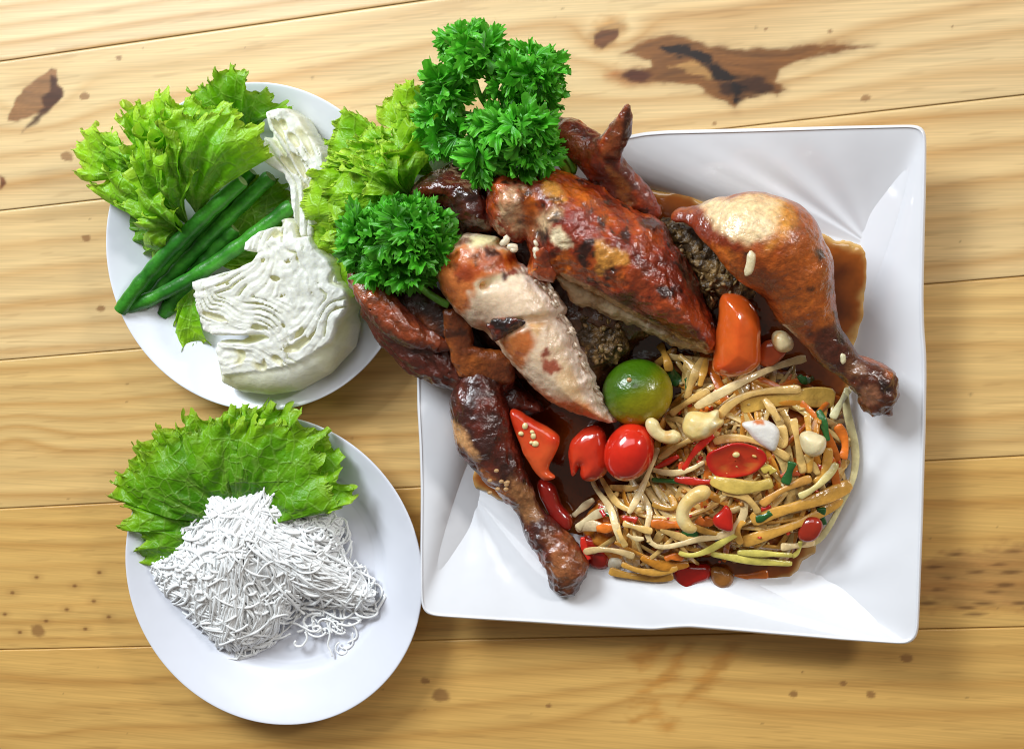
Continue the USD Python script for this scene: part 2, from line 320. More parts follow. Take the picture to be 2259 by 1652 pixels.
def wood_colour(XY, i):
    """pine colours at places XY on board i: rings, knots, stains"""
    q = np.c_[XY @ PU, XY @ PV, np.zeros(len(XY))]
    phi = q[:, 1] + .020 * (fbm(q * [2.5, 9, 1] + 31 * i, 3, i) - .5) * 2
    for (c, su, sv, amp) in pull:
        d = XY - c; phi = phi + amp * np.exp(-((d @ PU) / su) ** 2 - ((d @ PV) / sv) ** 2)
    s = [.016, .013, .019, .015, .012, .014, .017, .012][i % 8]
    t = phi / s + .5 * fbm(q * [4, 30, 1] + 7 * i, 2, 3)
    fr = t - np.floor(t)
    k = np.floor(t)
    lat = (.35 + .65 * noise(np.c_[k * 3.7 + i, q[:, 0] * 2.2, k * 0], 2))
    band = np.where(fr < .72, (fr / .72) ** 2.2, np.clip(1 - (fr - .72) / .28, 0, 1) ** 1.2) * lat
    fine = fbm(q * [5, 380, 1] + i * 5, 3, 8)
    base = np.array([(.76, .56, .30), (.77, .575, .32), (.75, .545, .275), (.75, .53, .25), (.74, .49, .19), (.72, .44, .135), (.72, .43, .125)][i % 7])
    c = np.broadcast_to(base, (len(q), 3)) * (1 + .10 * (fbm(q * [3, 14, 1] + 77, 3, 4) - .5)[:, None] * 2) * (1 + .26 * (fine - .5)[:, None])
    c = mixc(c, np.array([.46, .21, .045]) * np.ones_like(c), np.clip(band * .74, 0, 1))
    dash = sstep(.70, .82, fbm(q * [34, 900, 1] + 13, 2, 9)) * .20
    c = mixc(c, [.25, .11, .03], dash)
    nz = (fbm(q * [160, 420, 1], 4, 21) - .5) * 2.6
    nz2 = (fbm((q + [0, .004, 0] * np.sin(q[:, :1] * 60)) * [45, 520, 1], 4, 22) - .5) * 2.4
    def patch(poly, colour, soft, k=1.0, warp=.002):
        nonlocal c
        near = (XY > poly.min(0) - .03).all(1) & (XY < poly.max(0) + .03).all(1)
        if not near.any(): return
        m = np.zeros(len(XY)); m[near] = sstep(-soft, soft, polysd(XY[near], poly) + warp * nz[near]) * k
        c = mixc(c, colour * (1 + .45 * nz2[:, None]) if np.ndim(colour) else colour, m)
    A = np.array
    patch(knot_halo, A([.42, .19, .04]), .004, .75); patch(knot_low2, A([.36, .13, .03]), .004, .85)
    patch(big_brown, A([.25, .10, .024]), .0012, .97, .0012); patch(big_brown, A([.13, .045, .012]), .006, .5); patch(big_hole, A([.52, .28, .09]), .0012, .85)
    patch(big_dark, A([.050, .018, .008]), .0018, .93, .0025); patch(big_black, A([.012, .006, .005]), .0012, .98, .0022)
    patch(knot_small, A([.14, .045, .012]), .0009, .96, .0008); patch(knot_low, A([.085, .022, .008]), .0016, .95, .0008)
    patch(left_knot, A([.26, .115, .04]), .0009, .93, .0008); patch(left_edge, A([.06, .018, .007]), .0014, .92, .001); patch(edge_knot, A([.13, .03, .01]), .001, .9, .0005)
    patch(dark_band, A([.34, .155, .05]), .005, .62, .004); [patch(f_, A([.45, .17, .022]), .0035, .55, .0025) for f_ in flames]
    for (x, y, r) in dots:
        d = np.hypot((XY - (x, y)) @ PU / 1.6, (XY - (x, y)) @ PV) * 1000
        c = mixc(c, [.14, .05, .015], sstep(r * .7, r * .15, d) * .95); c = mixc(c, [.4, .2, .06], sstep(r * 2.2, r * .4, d) * .3)
    for (x, y) in stripe_k:
        d = np.hypot((XY - (x, y)) @ PU / 5.0, (XY - (x, y)) @ PV) * 1000 + .5 * nz
        c = mixc(c, [.10, .04, .014], sstep(1.5, .2, d) * .7)
    for (x, y), r in zip(specks, speck_r):
        d = np.hypot((XY - (x, y)) @ PU / 1.25, (XY - (x, y)) @ PV) * 1000 + 1.2 * nz
        c = mixc(c, [.25, .11, .035], sstep(r, r * .55, d) * .75)
    for (x, y, r) in tiny:
        d = np.hypot((XY - (x, y)) @ PU / 1.6, (XY - (x, y)) @ PV) * 1000
        c = mixc(c, [.2, .11, .04], sstep(r, r * .3, d) * .5)
    return np.clip(c, .004, .9)
mat('varnished_pine', rough=.34, bumps=((60, .10), (900, .10)), vary=.11, vary_scale=1.0, stretch=(-PLA, (12, 850, 30)), spec=.45, coat=.5, coat_rough=.22)
mat('board_edge', attr=False, col=(.12, .055, .02), rough=.8)
us = np.unique(np.r_[np.linspace(-.80, -.475, 14), np.arange(-.475, .40, .00095), np.linspace(.40, .75, 14)])
table = thing('wooden_table', 'varnished yellow pine table top of joined boards with dark knots, under all the plates', 'table', (0, 0, -.03))
GAP = .00001
for i in range(len(edges) - 1):
    v1, v0 = edges[i] - GAP * (1 if i % 2 else .5), edges[i + 1] + GAP * .6
    n = max(int((v1 - v0) / .00095), 8); vs = np.linspace(v0, v1, n)
    vs = np.r_[v0, vs[1:-1], v1]
    U_, V_ = np.meshgrid(us, vs, indexing='ij')
    wob = 0 * (noise(np.c_[us * 60, us * 0 + i, us * 0], 4) - .5)
    V_ = V_ + wob[:, None] * ((vs == v1) | (vs == v0))[None]
    XY = U_.reshape(-1, 1) * PU + V_.reshape(-1, 1) * PV
    col = wood_colour(XY, i)
    e = np.minimum(V_ - v0, v1 - V_).ravel(); z = -.00022 * np.clip(1 - e / .0007, 0, 1) ** 2 - .00005 * (i % 2)
    V = np.c_[XY, z]; F = gridfaces(len(us), len(vs))[:, ::-1] if False else gridfaces(len(us), len(vs))
    fn = np.cross(V[F[0, 1]] - V[F[0, 0]], V[F[0, 2]] - V[F[0, 0]])
    if fn[2] < 0: F = F[:, ::-1]
    # sides and underside
    m = len(vs); ring = np.r_[np.arange(len(us)) * m, (len(us) - 1) * m + np.arange(1, m), np.arange(len(us) - 2, -1, -1) * m + m - 1, np.arange(m - 2, 0, -1)]
    o = len(V); low = V[ring].copy(); low[:, 2] = -.028; r = len(ring); a = np.arange(r); b2 = (a + 1) % r
    V = np.vstack([V, low]); col = np.vstack([col, col[ring] * .6])
    F = np.vstack([F, np.stack([ring[a], o + a, o + b2], 1), np.stack([ring[a], o + b2, ring[b2]], 1)])
    c0, c1, c2, c3 = o + 0, o + len(us) - 1, o + len(us) + m - 2, o + 2 * len(us) + m - 3
    F = np.vstack([F, [[c0, c2, c1], [c0, c3, c2]]])
    part(table, 'plank', V, F, 'varnished_pine', col)

# ---------------------------------------------------------------- plates
mat('white_glaze', attr=False, col=(.80, .81, .85), rough=.12, bumps=((14, .03),), vary=.015, vary_scale=30, spec=.5, coat=.5, coat_rough=.04)
mat('white_melamine', attr=False, col=(.75, .77, .85), rough=.22, bumps=((14, .03),), vary=.015, vary_scale=30, spec=.5)
def round_plate(label, c, r0):
    k = r0 / .0911
    prof = np.array([(0, .0052), (.030, .0052), (.052, .0052), (.0575, .0054), (.0592, .0060), (.0606, .0064), (.064, .0078), (.0662, .0095), (.068, .0105), (.075, .0140), (.083, .0183), (.0885, .0210), (.0902, .0217), (.0909, .0216), (.0911, .0211), (.0908, .0205), (.088, .0190),
                     (.078, .0130), (.066, .0070), (.056, .0030), (.053, .0002), (.050, .0002), (.049, .0024), (.030, .0026), (0, .0026)])
    seg = [np.linspace(prof[i], prof[i + 1], 4)[:-1] for i in range(len(prof) - 1)]; P = np.vstack(seg + [prof[-1:]])
    P[1:-1] = (P[:-2] + 2 * P[1:-1] + P[2:]) / 4
    P[:, 0] *= k; n = 160; th = np.linspace(0, 2 * np.pi, n, endpoint=False)
    V = np.stack([P[:, :1] * np.cos(th), P[:, :1] * np.sin(th), np.broadcast_to(P[:, 1:], (len(P), n))], -1).reshape(-1, 3)
    F = gridfaces(len(P), n, True)[:, ::-1]
    fz = np.cross(V[F[3 * n, 1]] - V[F[3 * n, 0]], V[F[3 * n, 2]] - V[F[3 * n, 0]])[2]
    if fz < 0: F = F[:, ::-1]
    whole('round_plate', label, 'plate', V + [c[0], c[1], 0], F, 'white_melamine', group='two round white plates')
round_plate('round white plate under the lettuce, long beans and cut cabbage', (-.2701, .0005), .0911)
round_plate('round white plate under the rice noodles and their lettuce leaf', (-.26526, -.18358), .0911)

def square_plate():
    rim_px = [(905, 330), (906, 316), (918, 310), (1050, 310), (1200, 310), (1300, 309), (1345, 305), (1385, 297), (1420, 290), (1470, 286), (1560, 284), (1700, 281), (1850, 278), (2015, 276), (2032, 279), (2041, 290),
              (2043, 310), (2043, 420), (2041, 560), (2040, 660), (2042, 730), (2046, 775), (2047, 830), (2045, 950), (2038, 1150), (2026, 1385), (2021, 1405), (2004, 1418),
              (1985, 1418), (1850, 1412), (1700, 1403), (1570, 1393), (1520, 1389), (1480, 1391), (1440, 1395), (1400, 1393), (1250, 1383), (1100, 1370), (960, 1357), (941, 1351), (932, 1335),
              (930, 1310), (927, 1200), (925, 1080), (921, 980), (916, 900), (915, 820), (914, 700), (912, 560), (908, 420)]
    corners = {0: 1, 15: 1}
    rim = W(rim_px, 25)[:, :2]
    mids_px = [(1420, 290), (2046, 775), (1440, 1395), (916, 860)]           # where each side steps
    tr, br, bl, tl = W([(1925, 545), (1772, 1302), (1035, 1085), (1165, 350)], 8)[:, :2]
    # dense rim
    pts = np.vstack([rim, rim[:1]]); t = np.r_[0, np.cumsum(np.linalg.norm(np.diff(pts, axis=0), axis=1))]
    N = 720; s = np.linspace(0, t[-1], N, endpoint=False)
    rimd = np.stack([np.interp(s, t, pts[:, k]) for k in (0, 1)], 1)
    for _ in range(4): rimd = (np.roll(rimd, 1, 0) + 2 * rimd + np.roll(rimd, -1, 0)) / 4
    def at(p, z=25): return int(np.argmin(np.linalg.norm(rimd - W([p], z)[0, :2], axis=1)))
    key = [(at((2036, 280)), tr), (at((2047, 790)), tr), (at((2023, 1412)), br), (at((1470, 1392)), br), (at((935, 1348)), bl), (at((916, 880)), bl), (at((908, 312)), tl), (at((1400, 294)), tl)]
    key = key[:1] + sorted(key[1:], key=lambda k: (k[0] - key[0][0]) % N)
    # going round: a corner of the well is held from the step before a plate corner to the corner itself
    order = [(at((1420, 290)), tr), (at((2036, 280)), tr), (at((2046, 775)), br), (at((2023, 1412)), br), (at((1455, 1394)), bl), (at((935, 1348)), bl), (at((916, 880)), tl), (at((908, 312)), tl)]
    i0 = order[0][0]; ii = np.array([(o[0] - i0) % N for o in order] + [N]); ww = np.vstack([o[1] for o in order] + [order[0][1]])
    j = (np.arange(N) - i0) % N
    well = np.stack([np.interp(j, ii, ww[:, k]) for k in (0, 1)], 1)
    for _ in range(70): well = (np.roll(well, 1, 0) + 2 * well + np.roll(well, -1, 0)) / 4
    cen = well.mean(0)
    # rim heights: corners stand higher than the steps
    zc = np.zeros(N)
    for c in ((2036, 280), (2023, 1412), (935, 1348), (908, 312)):
        d = np.minimum((np.arange(N) - at(c)) % N, (at(c) - np.arange(N)) % N) / N * t[-1]
        zc += np.exp(-(d / .055) ** 2)
    zr = .0225 + .0055 * zc
    rip = np.zeros(N)                                                      # soft ripples fanning out of each corner of the well
    for (m_, _), (c_, _) in zip(order[0::2], order[1::2]):
        L_ = (c_ - m_) % N; t_ = ((np.arange(N) - m_) % N) / L_; rip += np.where(t_ < 1, np.sin(t_ * 2 * np.pi * 3.3) * np.sin(np.pi * np.clip(t_, 0, 1)) ** .7, 0)
    rows, zs = [], []
    for v in np.linspace(0, 1, 30):                                        # floor
        rows.append(cen + (well - cen) * v); zs.append(np.full(N, .0062) + .0004 * v ** 4)
    inner = rimd - (rimd - cen) / np.linalg.norm(rimd - cen, axis=1, keepdims=True) * .0022
    for v in np.linspace(0, 1, 46)[1:]:                                    # wall
        g = .72 * v ** 1.25 + .28 * sstep(0, 1, v)
        rows.append(well + (inner - well) * v); zs.append(.0066 + (zr - .0066) * g + .0006 * rip * np.sin(np.pi * v) ** 1.3)
    for a in np.linspace(0, np.pi, 9)[1:]:                                 # rounded lip
        o = (rimd - cen) / np.linalg.norm(rimd - cen, axis=1, keepdims=True)
        rows.append(inner + o * (.0011 - .0011 * math.cos(a)) * 1.0); zs.append(zr - .0000 + .0011 * math.sin(a) - .0008 * (1 - math.cos(a)))
    out = (rimd - cen)
    for v in np.linspace(0, 1, 12)[1:]:                                    # outside down to the foot
        rows.append(cen + out * (1 - .30 * v ** .8) - 0 * out); zs.append((zr - .0018) * (1 - v) ** 1.1 + .0003)
    rows.append(np.broadcast_to(cen, (N, 2))); zs.append(np.full(N, .0024))
    V = np.c_[np.vstack(rows), np.concatenate(zs)]
    F = gridfaces(len(rows), N, True)
    k = 10 * N; fz = np.cross(V[F[k, 1]] - V[F[k, 0]], V[F[k, 2]] - V[F[k, 0]])[2]
    if fz < 0: F = F[:, ::-1]
    whole('square_plate', 'large square white porcelain plate with twisted rim, under the roast chicken and papaya salad', 'plate', V, F, 'white_glaze')
    return np.stack([tl, tr, br, bl])
WELL = square_plate()

# ---------------------------------------------------------------- food materials
mat('roast_skin', rough=.36, bumps=((240, .45), (800, .45)), relief=.5, vary=.30, vary_scale=420, coat=1.0, coat_rough=.10, sss=.08, sss_r=(1, .3, .1), sss_s=.002, rough_var=.10)
mat('cooked_meat', rough=.36, bumps=((200, .22), (900, .35)), vary=.14, vary_scale=300, sss=.3, sss_r=(1, .55, .35), sss_s=.003, coat=.4, coat_rough=.16)
mat('minced_stuffing', rough=.40, bumps=((420, .9), (1200, .6)), vary=.55, vary_scale=600, coat=.2)
mat('sauce', rough=.08, bumps=((70, .12),), vary=.14, vary_scale=160, coat=.8, coat_rough=.03, spec=.6)
mat('lettuce_leaf', rough=.38, bumps=((200, .5), (700, .30)), vary=.16, vary_scale=150, translucent=.36, spec=.45, cells=120)
mat('parsley_leaf', rough=.38, bumps=((500, .3),), vary=.25, vary_scale=260, translucent=.22, spec=.5)
mat('bean_skin', rough=.36, bumps=((330, .25), (1400, .2)), vary=.22, vary_scale=420, spec=.5)
mat('cabbage_flesh', rough=.42, bumps=((180, .25), (800, .25)), vary=.05, vary_scale=220, sss=.30, sss_r=(1, .9, .6), sss_s=.004)
mat('rice_noodle', rough=.32, bumps=((700, .12),), vary=.02, vary_scale=300, spec=.45)
mat('papaya_flesh', rough=.24, bumps=((350, .3),), vary=.18, vary_scale=200, coat=.7, coat_rough=.07)
mat('tomato_skin', rough=.16, bumps=((55, .08),), vary=.12, vary_scale=110, coat=.7, coat_rough=.05, sss=.12, sss_r=(1, .2, .1), sss_s=.003)
mat('lime_peel', rough=.26, bumps=((480, .25), (120, .12)), vary=.10, vary_scale=180, coat=.35, coat_rough=.14)
mat('nut', rough=.34, bumps=((260, .25),), vary=.10, vary_scale=240, sss=.15, sss_s=.002, coat=.3, coat_rough=.12)
A = np.array

# ---------------------------------------------------------------- lettuce
def leaf_sheet(base, z0, rim, fold, seed, bulge, light, tone, ribs):
    r_ = np.random.default_rng(seed)
    rim = A(rim, float); ns, nr = 420, 36
    w = W(rim[:, :2], rim[:, 2]); E = spline(w, ns); B = W([base], z0)[0]
    d = np.r_[0, np.cumsum(np.linalg.norm(np.diff(E, axis=0), axis=1))]; Lr = d[-1]
    u = np.linspace(0, Lr, ns); E = np.stack([np.interp(u, d, E[:, k]) for k in range(3)], 1)
    tang = np.gradient(E, axis=0); tang /= np.linalg.norm(tang, axis=1, keepdims=True)
    out = E - B; dist = np.linalg.norm(out, axis=1, keepdims=True); out /= dist
    nor = np.cross(tang, out); nor *= np.sign(nor[:, 2:3] + 1e-6); nor = nor * .6 + A([0, 0, .6]); nor /= np.linalg.norm(nor, axis=1, keepdims=True)
    rr = 1 - (1 - np.linspace(0, 1, nr)) ** 1.75
    ph = r_.uniform(0, 6.28, 6); O = u * 0
    slow = noise(np.c_[u * 40, O + seed, O], seed)
    amp = .45 + 1.1 * noise(np.c_[u * 60, O + 5 * seed, O], seed + 1)
    s1 = 2 * np.pi * u * 42 + 9 * slow + ph[0]; s2 = 2 * np.pi * u * 105 + 15 * slow + ph[1]; s3 = 2 * np.pi * u * 15 + 3 * slow + ph[2]; s4 = 2 * np.pi * u * 270 + 24 * slow + ph[3]
    w4 = r_.normal(0, 1, ns); w5 = np.abs(np.roll(w4, 2))
    V = np.empty((ns, nr, 3)); col = np.empty((ns, nr, 3))
    g = np.sin(np.pi * np.clip(rr, 0, 1)) * bulge / 1000
    md = dist.mean()
    for j, r in enumerate(rr):
        lag = 2.2 * (1 - r)
        p = B + (E - B) * r + A([0, 0, 1]) * g[j]
        crum = (noise(np.c_[u * 85, O + r * md * 85 + seed, O], seed + 2) - .5) * 2 + (noise(np.c_[u * 190, O + r * md * 190 + seed, O], seed + 3) - .5)
        e = (1 - r) * dist[:, 0] * 1000
        g1, g2, g4 = np.exp(-(e / 11) ** 2), np.exp(-(e / 4.5) ** 2), np.exp(-(e / 1.8) ** 2)
        k3, kc = fold * .8 * r ** 1.5 * (1 - .4 * r), fold * .42 * np.sin(np.pi * min(r, .8))
        h = np.sin(s1 + .10 * e) * g1 * fold * .62 * amp + np.sin(s2 + .22 * e) * g2 * .0023 * amp + np.sin(s4) * g4 * .0010
        p = p + nor * (h + np.sin(s3 + lag) * k3 + crum * kc)[:, None]
        p = p + out * (np.cos(s1 + .10 * e) * g1 * fold * .22 + np.cos(s2 + .22 * e) * g2 * .0017 * amp + np.cos(s4 + .5) * g4 * .0008)[:, None] + tang * (np.sin(2 * s1 + ph[3]) * g1 * fold * .25 + np.sin(2 * s2 + 1) * g2 * .0011)[:, None]
        if r > .96: p = p + out * ((w4 * .00018 + (w5 > 1.1) * .0004) * sstep(.96, 1, r))[:, None] + nor * (np.roll(w4, 3) * .0004)[:, None]
        p = p - A([0, 0, 1]) * (fold * .5 * r ** 5)
        V[:, j] = p
    mean_r = rr[None, :].repeat(ns, 0); uu = (u / Lr)[:, None].repeat(nr, 1)
    q = V.reshape(-1, 3)
    f1 = n3(q, 55, seed, 3).reshape(ns, nr)
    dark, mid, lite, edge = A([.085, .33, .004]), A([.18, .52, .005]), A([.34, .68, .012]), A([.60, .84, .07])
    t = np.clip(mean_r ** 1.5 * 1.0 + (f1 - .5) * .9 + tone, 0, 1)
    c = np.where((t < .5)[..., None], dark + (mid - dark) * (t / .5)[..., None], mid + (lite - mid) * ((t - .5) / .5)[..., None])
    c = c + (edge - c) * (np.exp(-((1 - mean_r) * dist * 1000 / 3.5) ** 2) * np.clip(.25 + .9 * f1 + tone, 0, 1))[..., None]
    vein = np.zeros((ns, nr))
    for k in range(ribs):
        s0 = (k + .5 + r_.uniform(-.25, .25)) / ribs
        wob2 = .035 * np.sin(rr * 5 + k) * rr
        vein = np.maximum(vein, np.exp(-((uu - s0 - wob2[None]) * Lr * np.maximum(mean_r, .12) / .0010) ** 2) * (1 - .75 * mean_r))
        for m in range(4):
            for sg in (-1, 1):
                r0 = .22 + .16 * m + .04 * sg
                line = s0 + sg * (mean_r - r0) * (.16 / ribs * 3.2) + .01 * np.sin(mean_r * 17 + m)
                vein = np.maximum(vein, np.where(mean_r > r0, np.exp(-((uu - line) * Lr * mean_r / .00055) ** 2) * .6 * (1.1 - mean_r), 0))
    c = c + (A([.42, .66, .10]) - c) * (vein * .5)[..., None]
    c = c + (A([.50, .62, .22]) - c) * (sstep(.25, .02, mean_r) * .5)[..., None]
    V = V - nor[:, None] * (vein * .0006)[..., None]
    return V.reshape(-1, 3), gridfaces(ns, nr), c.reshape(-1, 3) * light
def leaf(label, base, z0, rim, fold=.006, freq=75, seed=0, bulge=8, light=1.0, tone=0.0, group=None, cat='lettuce', ribs=5, folds=()):
    """a ruffled leaf: from the base point out to the traced rim (px, py, zmm), with inner folds"""
    S = [leaf_sheet(base, z0, rim, fold, seed, bulge, light, tone, ribs)]
    rim = A(rim, float); n = len(rim); mid = rim[n // 2, :2]
    for q, (a_, b_, k, dz) in enumerate(folds):
        r2 = spline(rim, 40)[int(a_ * 39):int(b_ * 39) + 1][::3].copy(); r2[:, :2] = A(base) + (r2[:, :2] - A(base)) * k; r2[:, 2] += dz
        S.append(leaf_sheet(base, z0 + 1, r2, fold * .9, seed + 50 + q, bulge + 2, light, tone + .06, 3))
    V, F, c = join(S); whole('lettuce_leaf', label, cat, V, F, 'lettuce_leaf', c, group=group)
def Z(pts, z):
    """append heights: one number, or a list as long as the points"""
    return np.c_[pts, np.broadcast_to(np.asarray(z, float), len(pts))]
c1 = lambda *a: C(1, *a)
leaf('frilly lettuce leaf hanging off the far left side of the upper round plate', c1(760, 900)[0], 22, Z(c1(210,870, 170,760, 135,640, 190,560, 270,500, 350,495, 410,530, 440,640, 400,720), [24,28,30,33,36,38,40,42,40]), seed=1, bulge=10, tone=.12, folds=((.1, .8, .74, 3),))
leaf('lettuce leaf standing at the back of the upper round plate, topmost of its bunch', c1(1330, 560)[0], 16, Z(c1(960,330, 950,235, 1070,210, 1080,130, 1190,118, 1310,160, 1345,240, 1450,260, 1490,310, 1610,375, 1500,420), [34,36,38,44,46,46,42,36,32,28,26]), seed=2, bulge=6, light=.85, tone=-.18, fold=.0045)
leaf('lettuce leaf behind the fan shaped leaf on the upper round plate', c1(930, 900)[0], 18, Z(c1(480,560, 450,440, 520,345, 640,320, 740,270, 850,300, 950,310, 1060,350, 1160,350, 1260,420), [44,46,46,46,46,46,46,44,42,40]), seed=3, bulge=8, tone=.1, fold=.0065, folds=((.0, .6, .86, 4), (.4, 1, .78, 6)))
leaf('pointed lettuce leaf at the left of the upper round plate, half over the rim', c1(980, 1280)[0], 16, Z(c1(640,1010, 400,980, 240,945, 300,860, 360,790, 460,765, 560,800, 650,830, 740,900, 830,1050), [18,24,28,34,38,40,40,40,40,36]), seed=4, bulge=10, tone=0, folds=((.35, .95, .72, 4),))
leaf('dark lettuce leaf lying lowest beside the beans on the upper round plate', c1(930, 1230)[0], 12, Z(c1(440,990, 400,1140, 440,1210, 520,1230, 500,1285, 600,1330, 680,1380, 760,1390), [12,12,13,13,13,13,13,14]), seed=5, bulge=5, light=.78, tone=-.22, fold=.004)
leaf('lettuce leaf in the middle left of the upper round plate, under the fan shaped leaf', c1(930, 1180)[0], 20, Z(c1(500,780, 470,640, 540,560, 640,520, 700,560, 780,480, 860,520, 930,560, 960,700), [44,48,52,54,54,54,54,52,48]), seed=6, bulge=9, fold=.007, tone=.1, folds=((.0, .55, .84, 4), (.4, 1, .8, 4)))
leaf('fan shaped lettuce leaf above the long beans, front of the upper plate bunch', c1(985, 1110)[0], 22, Z(c1(905,650, 890,590, 800,500, 770,440, 880,400, 960,470, 1050,440, 1130,410, 1250,420, 1320,480, 1420,500, 1440,590, 1490,690, 1400,720), [54,57,60,62,62,62,60,58,56,54,52,48,44,40]), seed=7, bulge=12, fold=.005, tone=.02)
leaf('small yellow green lettuce leaf curling over the long beans on the upper plate', c1(870, 1190)[0], 24, Z(c1(780,1370, 660,1370, 610,1310, 620,1210, 570,1140, 650,1090, 750,1080, 820,1110), [26,28,30,33,36,36,36,34]), seed=8, bulge=9, tone=.25, fold=.004)
leaf('yellowish lettuce leaf poking out between the long beans and the cut cabbage', C(2, 980, 470)[0], 12, Z(C(2, 840,640, 850,740, 845,850, 910,905, 1000,880, 1070,870), [11,10,10,10,10,12]), seed=9, bulge=5, tone=.2, fold=.002, ribs=2)
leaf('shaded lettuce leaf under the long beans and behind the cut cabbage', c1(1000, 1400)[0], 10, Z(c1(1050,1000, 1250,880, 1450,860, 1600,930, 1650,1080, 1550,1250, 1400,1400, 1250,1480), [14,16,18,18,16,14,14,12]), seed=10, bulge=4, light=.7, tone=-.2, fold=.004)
c4 = lambda *a: C(4, *a)
leaf('lettuce leaf behind the big parsley sprig, topmost of the bunch by the chicken', c4(880, 800)[0], 26, Z(c4(480,640, 490,520, 540,460, 620,410, 720,400, 800,430, 900,470), [44,46,48,50,50,50,50]), seed=11, bulge=6, tone=.15, fold=.006, folds=((.0, .8, .76, 5),))
leaf('lettuce leaf pointing left from the bunch by the chicken, over the upper plate rim', c4(720, 880)[0], 26, Z(c4(240,850, 185,790, 200,680, 250,590, 350,580, 440,640, 540,660), [40,42,45,46,46,46,46]), seed=12, bulge=7, fold=.0045, tone=-.05, folds=((.1, .9, .7, 5),))
leaf('long frilly lettuce leaf in the middle of the bunch between the two parsley sprigs', c4(820, 960)[0], 28, Z(c4(160,900, 230,840, 330,760, 450,730, 560,680, 620,610, 740,600, 800,650), [46,50,52,54,54,54,54,54]), seed=13, bulge=7, fold=.0065, tone=.22, folds=((.0, .6, .86, 4), (.3, 1, .74, 5)))
leaf('wide pale lettuce leaf at the left edge of the bunch by the chicken', c4(740, 1060)[0], 30, Z(c4(330,1300, 200,1300, 100,1240, 60,1120, 70,1000, 110,920, 200,860, 300,850, 400,830), [42,42,44,46,48,50,52,54,56]), seed=14, bulge=9, fold=.007, tone=.28, folds=((.0, .5, .86, 4), (.35, 1, .84, 4), (.1, .9, .66, 6)))
leaf('lettuce leaf trailing below the small parsley sprig beside the chicken wing', c4(560, 1330)[0], 28, Z(c4(100,1230, 90,1330, 140,1400, 210,1450, 240,1560, 300,1640, 370,1660, 430,1600), [40,38,36,34,32,30,30,32]), seed=15, bulge=5, fold=.005, tone=.2, folds=((.1, .9, .8, 5),))
leaf('lettuce leaf closest to the dark roast neck, inner curl of the bunch', c4(680, 1090)[0], 40, Z(c4(300,1060, 330,930, 350,830, 450,830, 540,800, 620,850, 720,820, 780,880), [56,58,60,62,62,60,58,54]), seed=16, bulge=6, fold=.006, tone=.1, folds=((.0, .7, .8, 3),))
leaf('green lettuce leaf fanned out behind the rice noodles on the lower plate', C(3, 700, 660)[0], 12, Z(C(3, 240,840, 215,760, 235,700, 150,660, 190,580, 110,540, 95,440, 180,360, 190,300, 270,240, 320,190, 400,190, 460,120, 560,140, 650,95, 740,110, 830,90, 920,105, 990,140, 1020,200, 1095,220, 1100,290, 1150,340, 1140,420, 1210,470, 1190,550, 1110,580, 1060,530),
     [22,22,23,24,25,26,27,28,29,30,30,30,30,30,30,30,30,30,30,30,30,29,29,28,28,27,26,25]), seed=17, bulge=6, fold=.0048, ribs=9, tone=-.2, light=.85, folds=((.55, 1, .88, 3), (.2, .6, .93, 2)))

# ---------------------------------------------------------------- long beans
def bean(label, p0, p1, z0, z1, r, bend, seed):
    a, b = W([p0], z0)[0], W([p1], z1)[0]; d = b - a; s = A([-d[1], d[0], 0]) / np.linalg.norm(d[:2])
    P = spline([a, a + .33 * d + s * bend, a + .66 * d + s * bend * .8, b], 60)
    t = np.linspace(0, 1, 60); rr = r * (1 + .045 * np.sin(t * 38 + seed) + .04 * np.sin(t * 61 + 2 * seed)) * np.where(t < .02, .86, 1) * np.where(t > .985, .8, 1)
    V, F = sweep(P, rr, k=16, cap=False)
    bn = thing('long_bean', label, 'long bean', (a + b) / 2 * [1, 1, 0] + [0, 0, min(a[2], b[2]) - r], 'cut long beans on the upper plate')
    f = n3(V * [1, 1, 1], 90, seed)
    c = mixc(A([.018, .15, .010]) * np.ones_like(V), A([.055, .30, .02]), sstep(.3, .7, f)) * (1 + .18 * np.sin(np.arange(len(V)) % 16 * 2 * np.pi / 4))[:, None]
    part(bn, 'pod', V, F, 'bean_skin', c)
    for k, (o, dr) in enumerate(((P[0], P[0] - P[1]), (P[-1], P[-1] - P[-2]))):
        dr = dr / np.linalg.norm(dr); x = np.cross(dr, [0, 0, 1]); x /= np.linalg.norm(x); y = np.cross(x, dr); th = np.linspace(0, 2 * np.pi, 16, endpoint=False)
        rad = rr[0 if k == 0 else -1]; rings = [o + rad * q * (np.cos(th)[:, None] * x + np.sin(th)[:, None] * y) + dr * .0002 * (1 - q) for q in (1, .75, .45, .001)]
        V2 = np.vstack(rings); cc = np.repeat([[.06, .2, .02], [.35, .48, .16], [.28, .40, .12], [.16, .3, .06]], 16, 0)
        part(bn, 'cut_end', V2, gridfaces(4, 16, True) if k else gridfaces(4, 16, True)[:, ::-1], 'cabbage_flesh', cc)
B1 = lambda x, y: tuple(C(1, x, y)[0])
bean('long bean topmost of the bundle, pale cut end facing up right', B1(470, 1760), B1(1300, 880), 22, 34, .0042, .003, 1)
bean('second long bean, lying just right of the topmost one', B1(640, 1720), B1(1490, 850), 14, 24, .0041, .001, 2)
bean('long bean crossing lowest towards the cut cabbage with its tip at the plate rim', B1(500, 1745), B1(1640, 1040), 19, 24, .0040, -.005, 3)
bean('long bean half hidden under the others, short end near the yellowish leaf', B1(760, 1790), B1(1250, 1200), 11, 17, .0044, .001, 4)
bean('long bean peeping out behind the topmost bean with its small cut end', B1(560, 1740), B1(1365, 815), 13, 22, .0036, .001, 5)

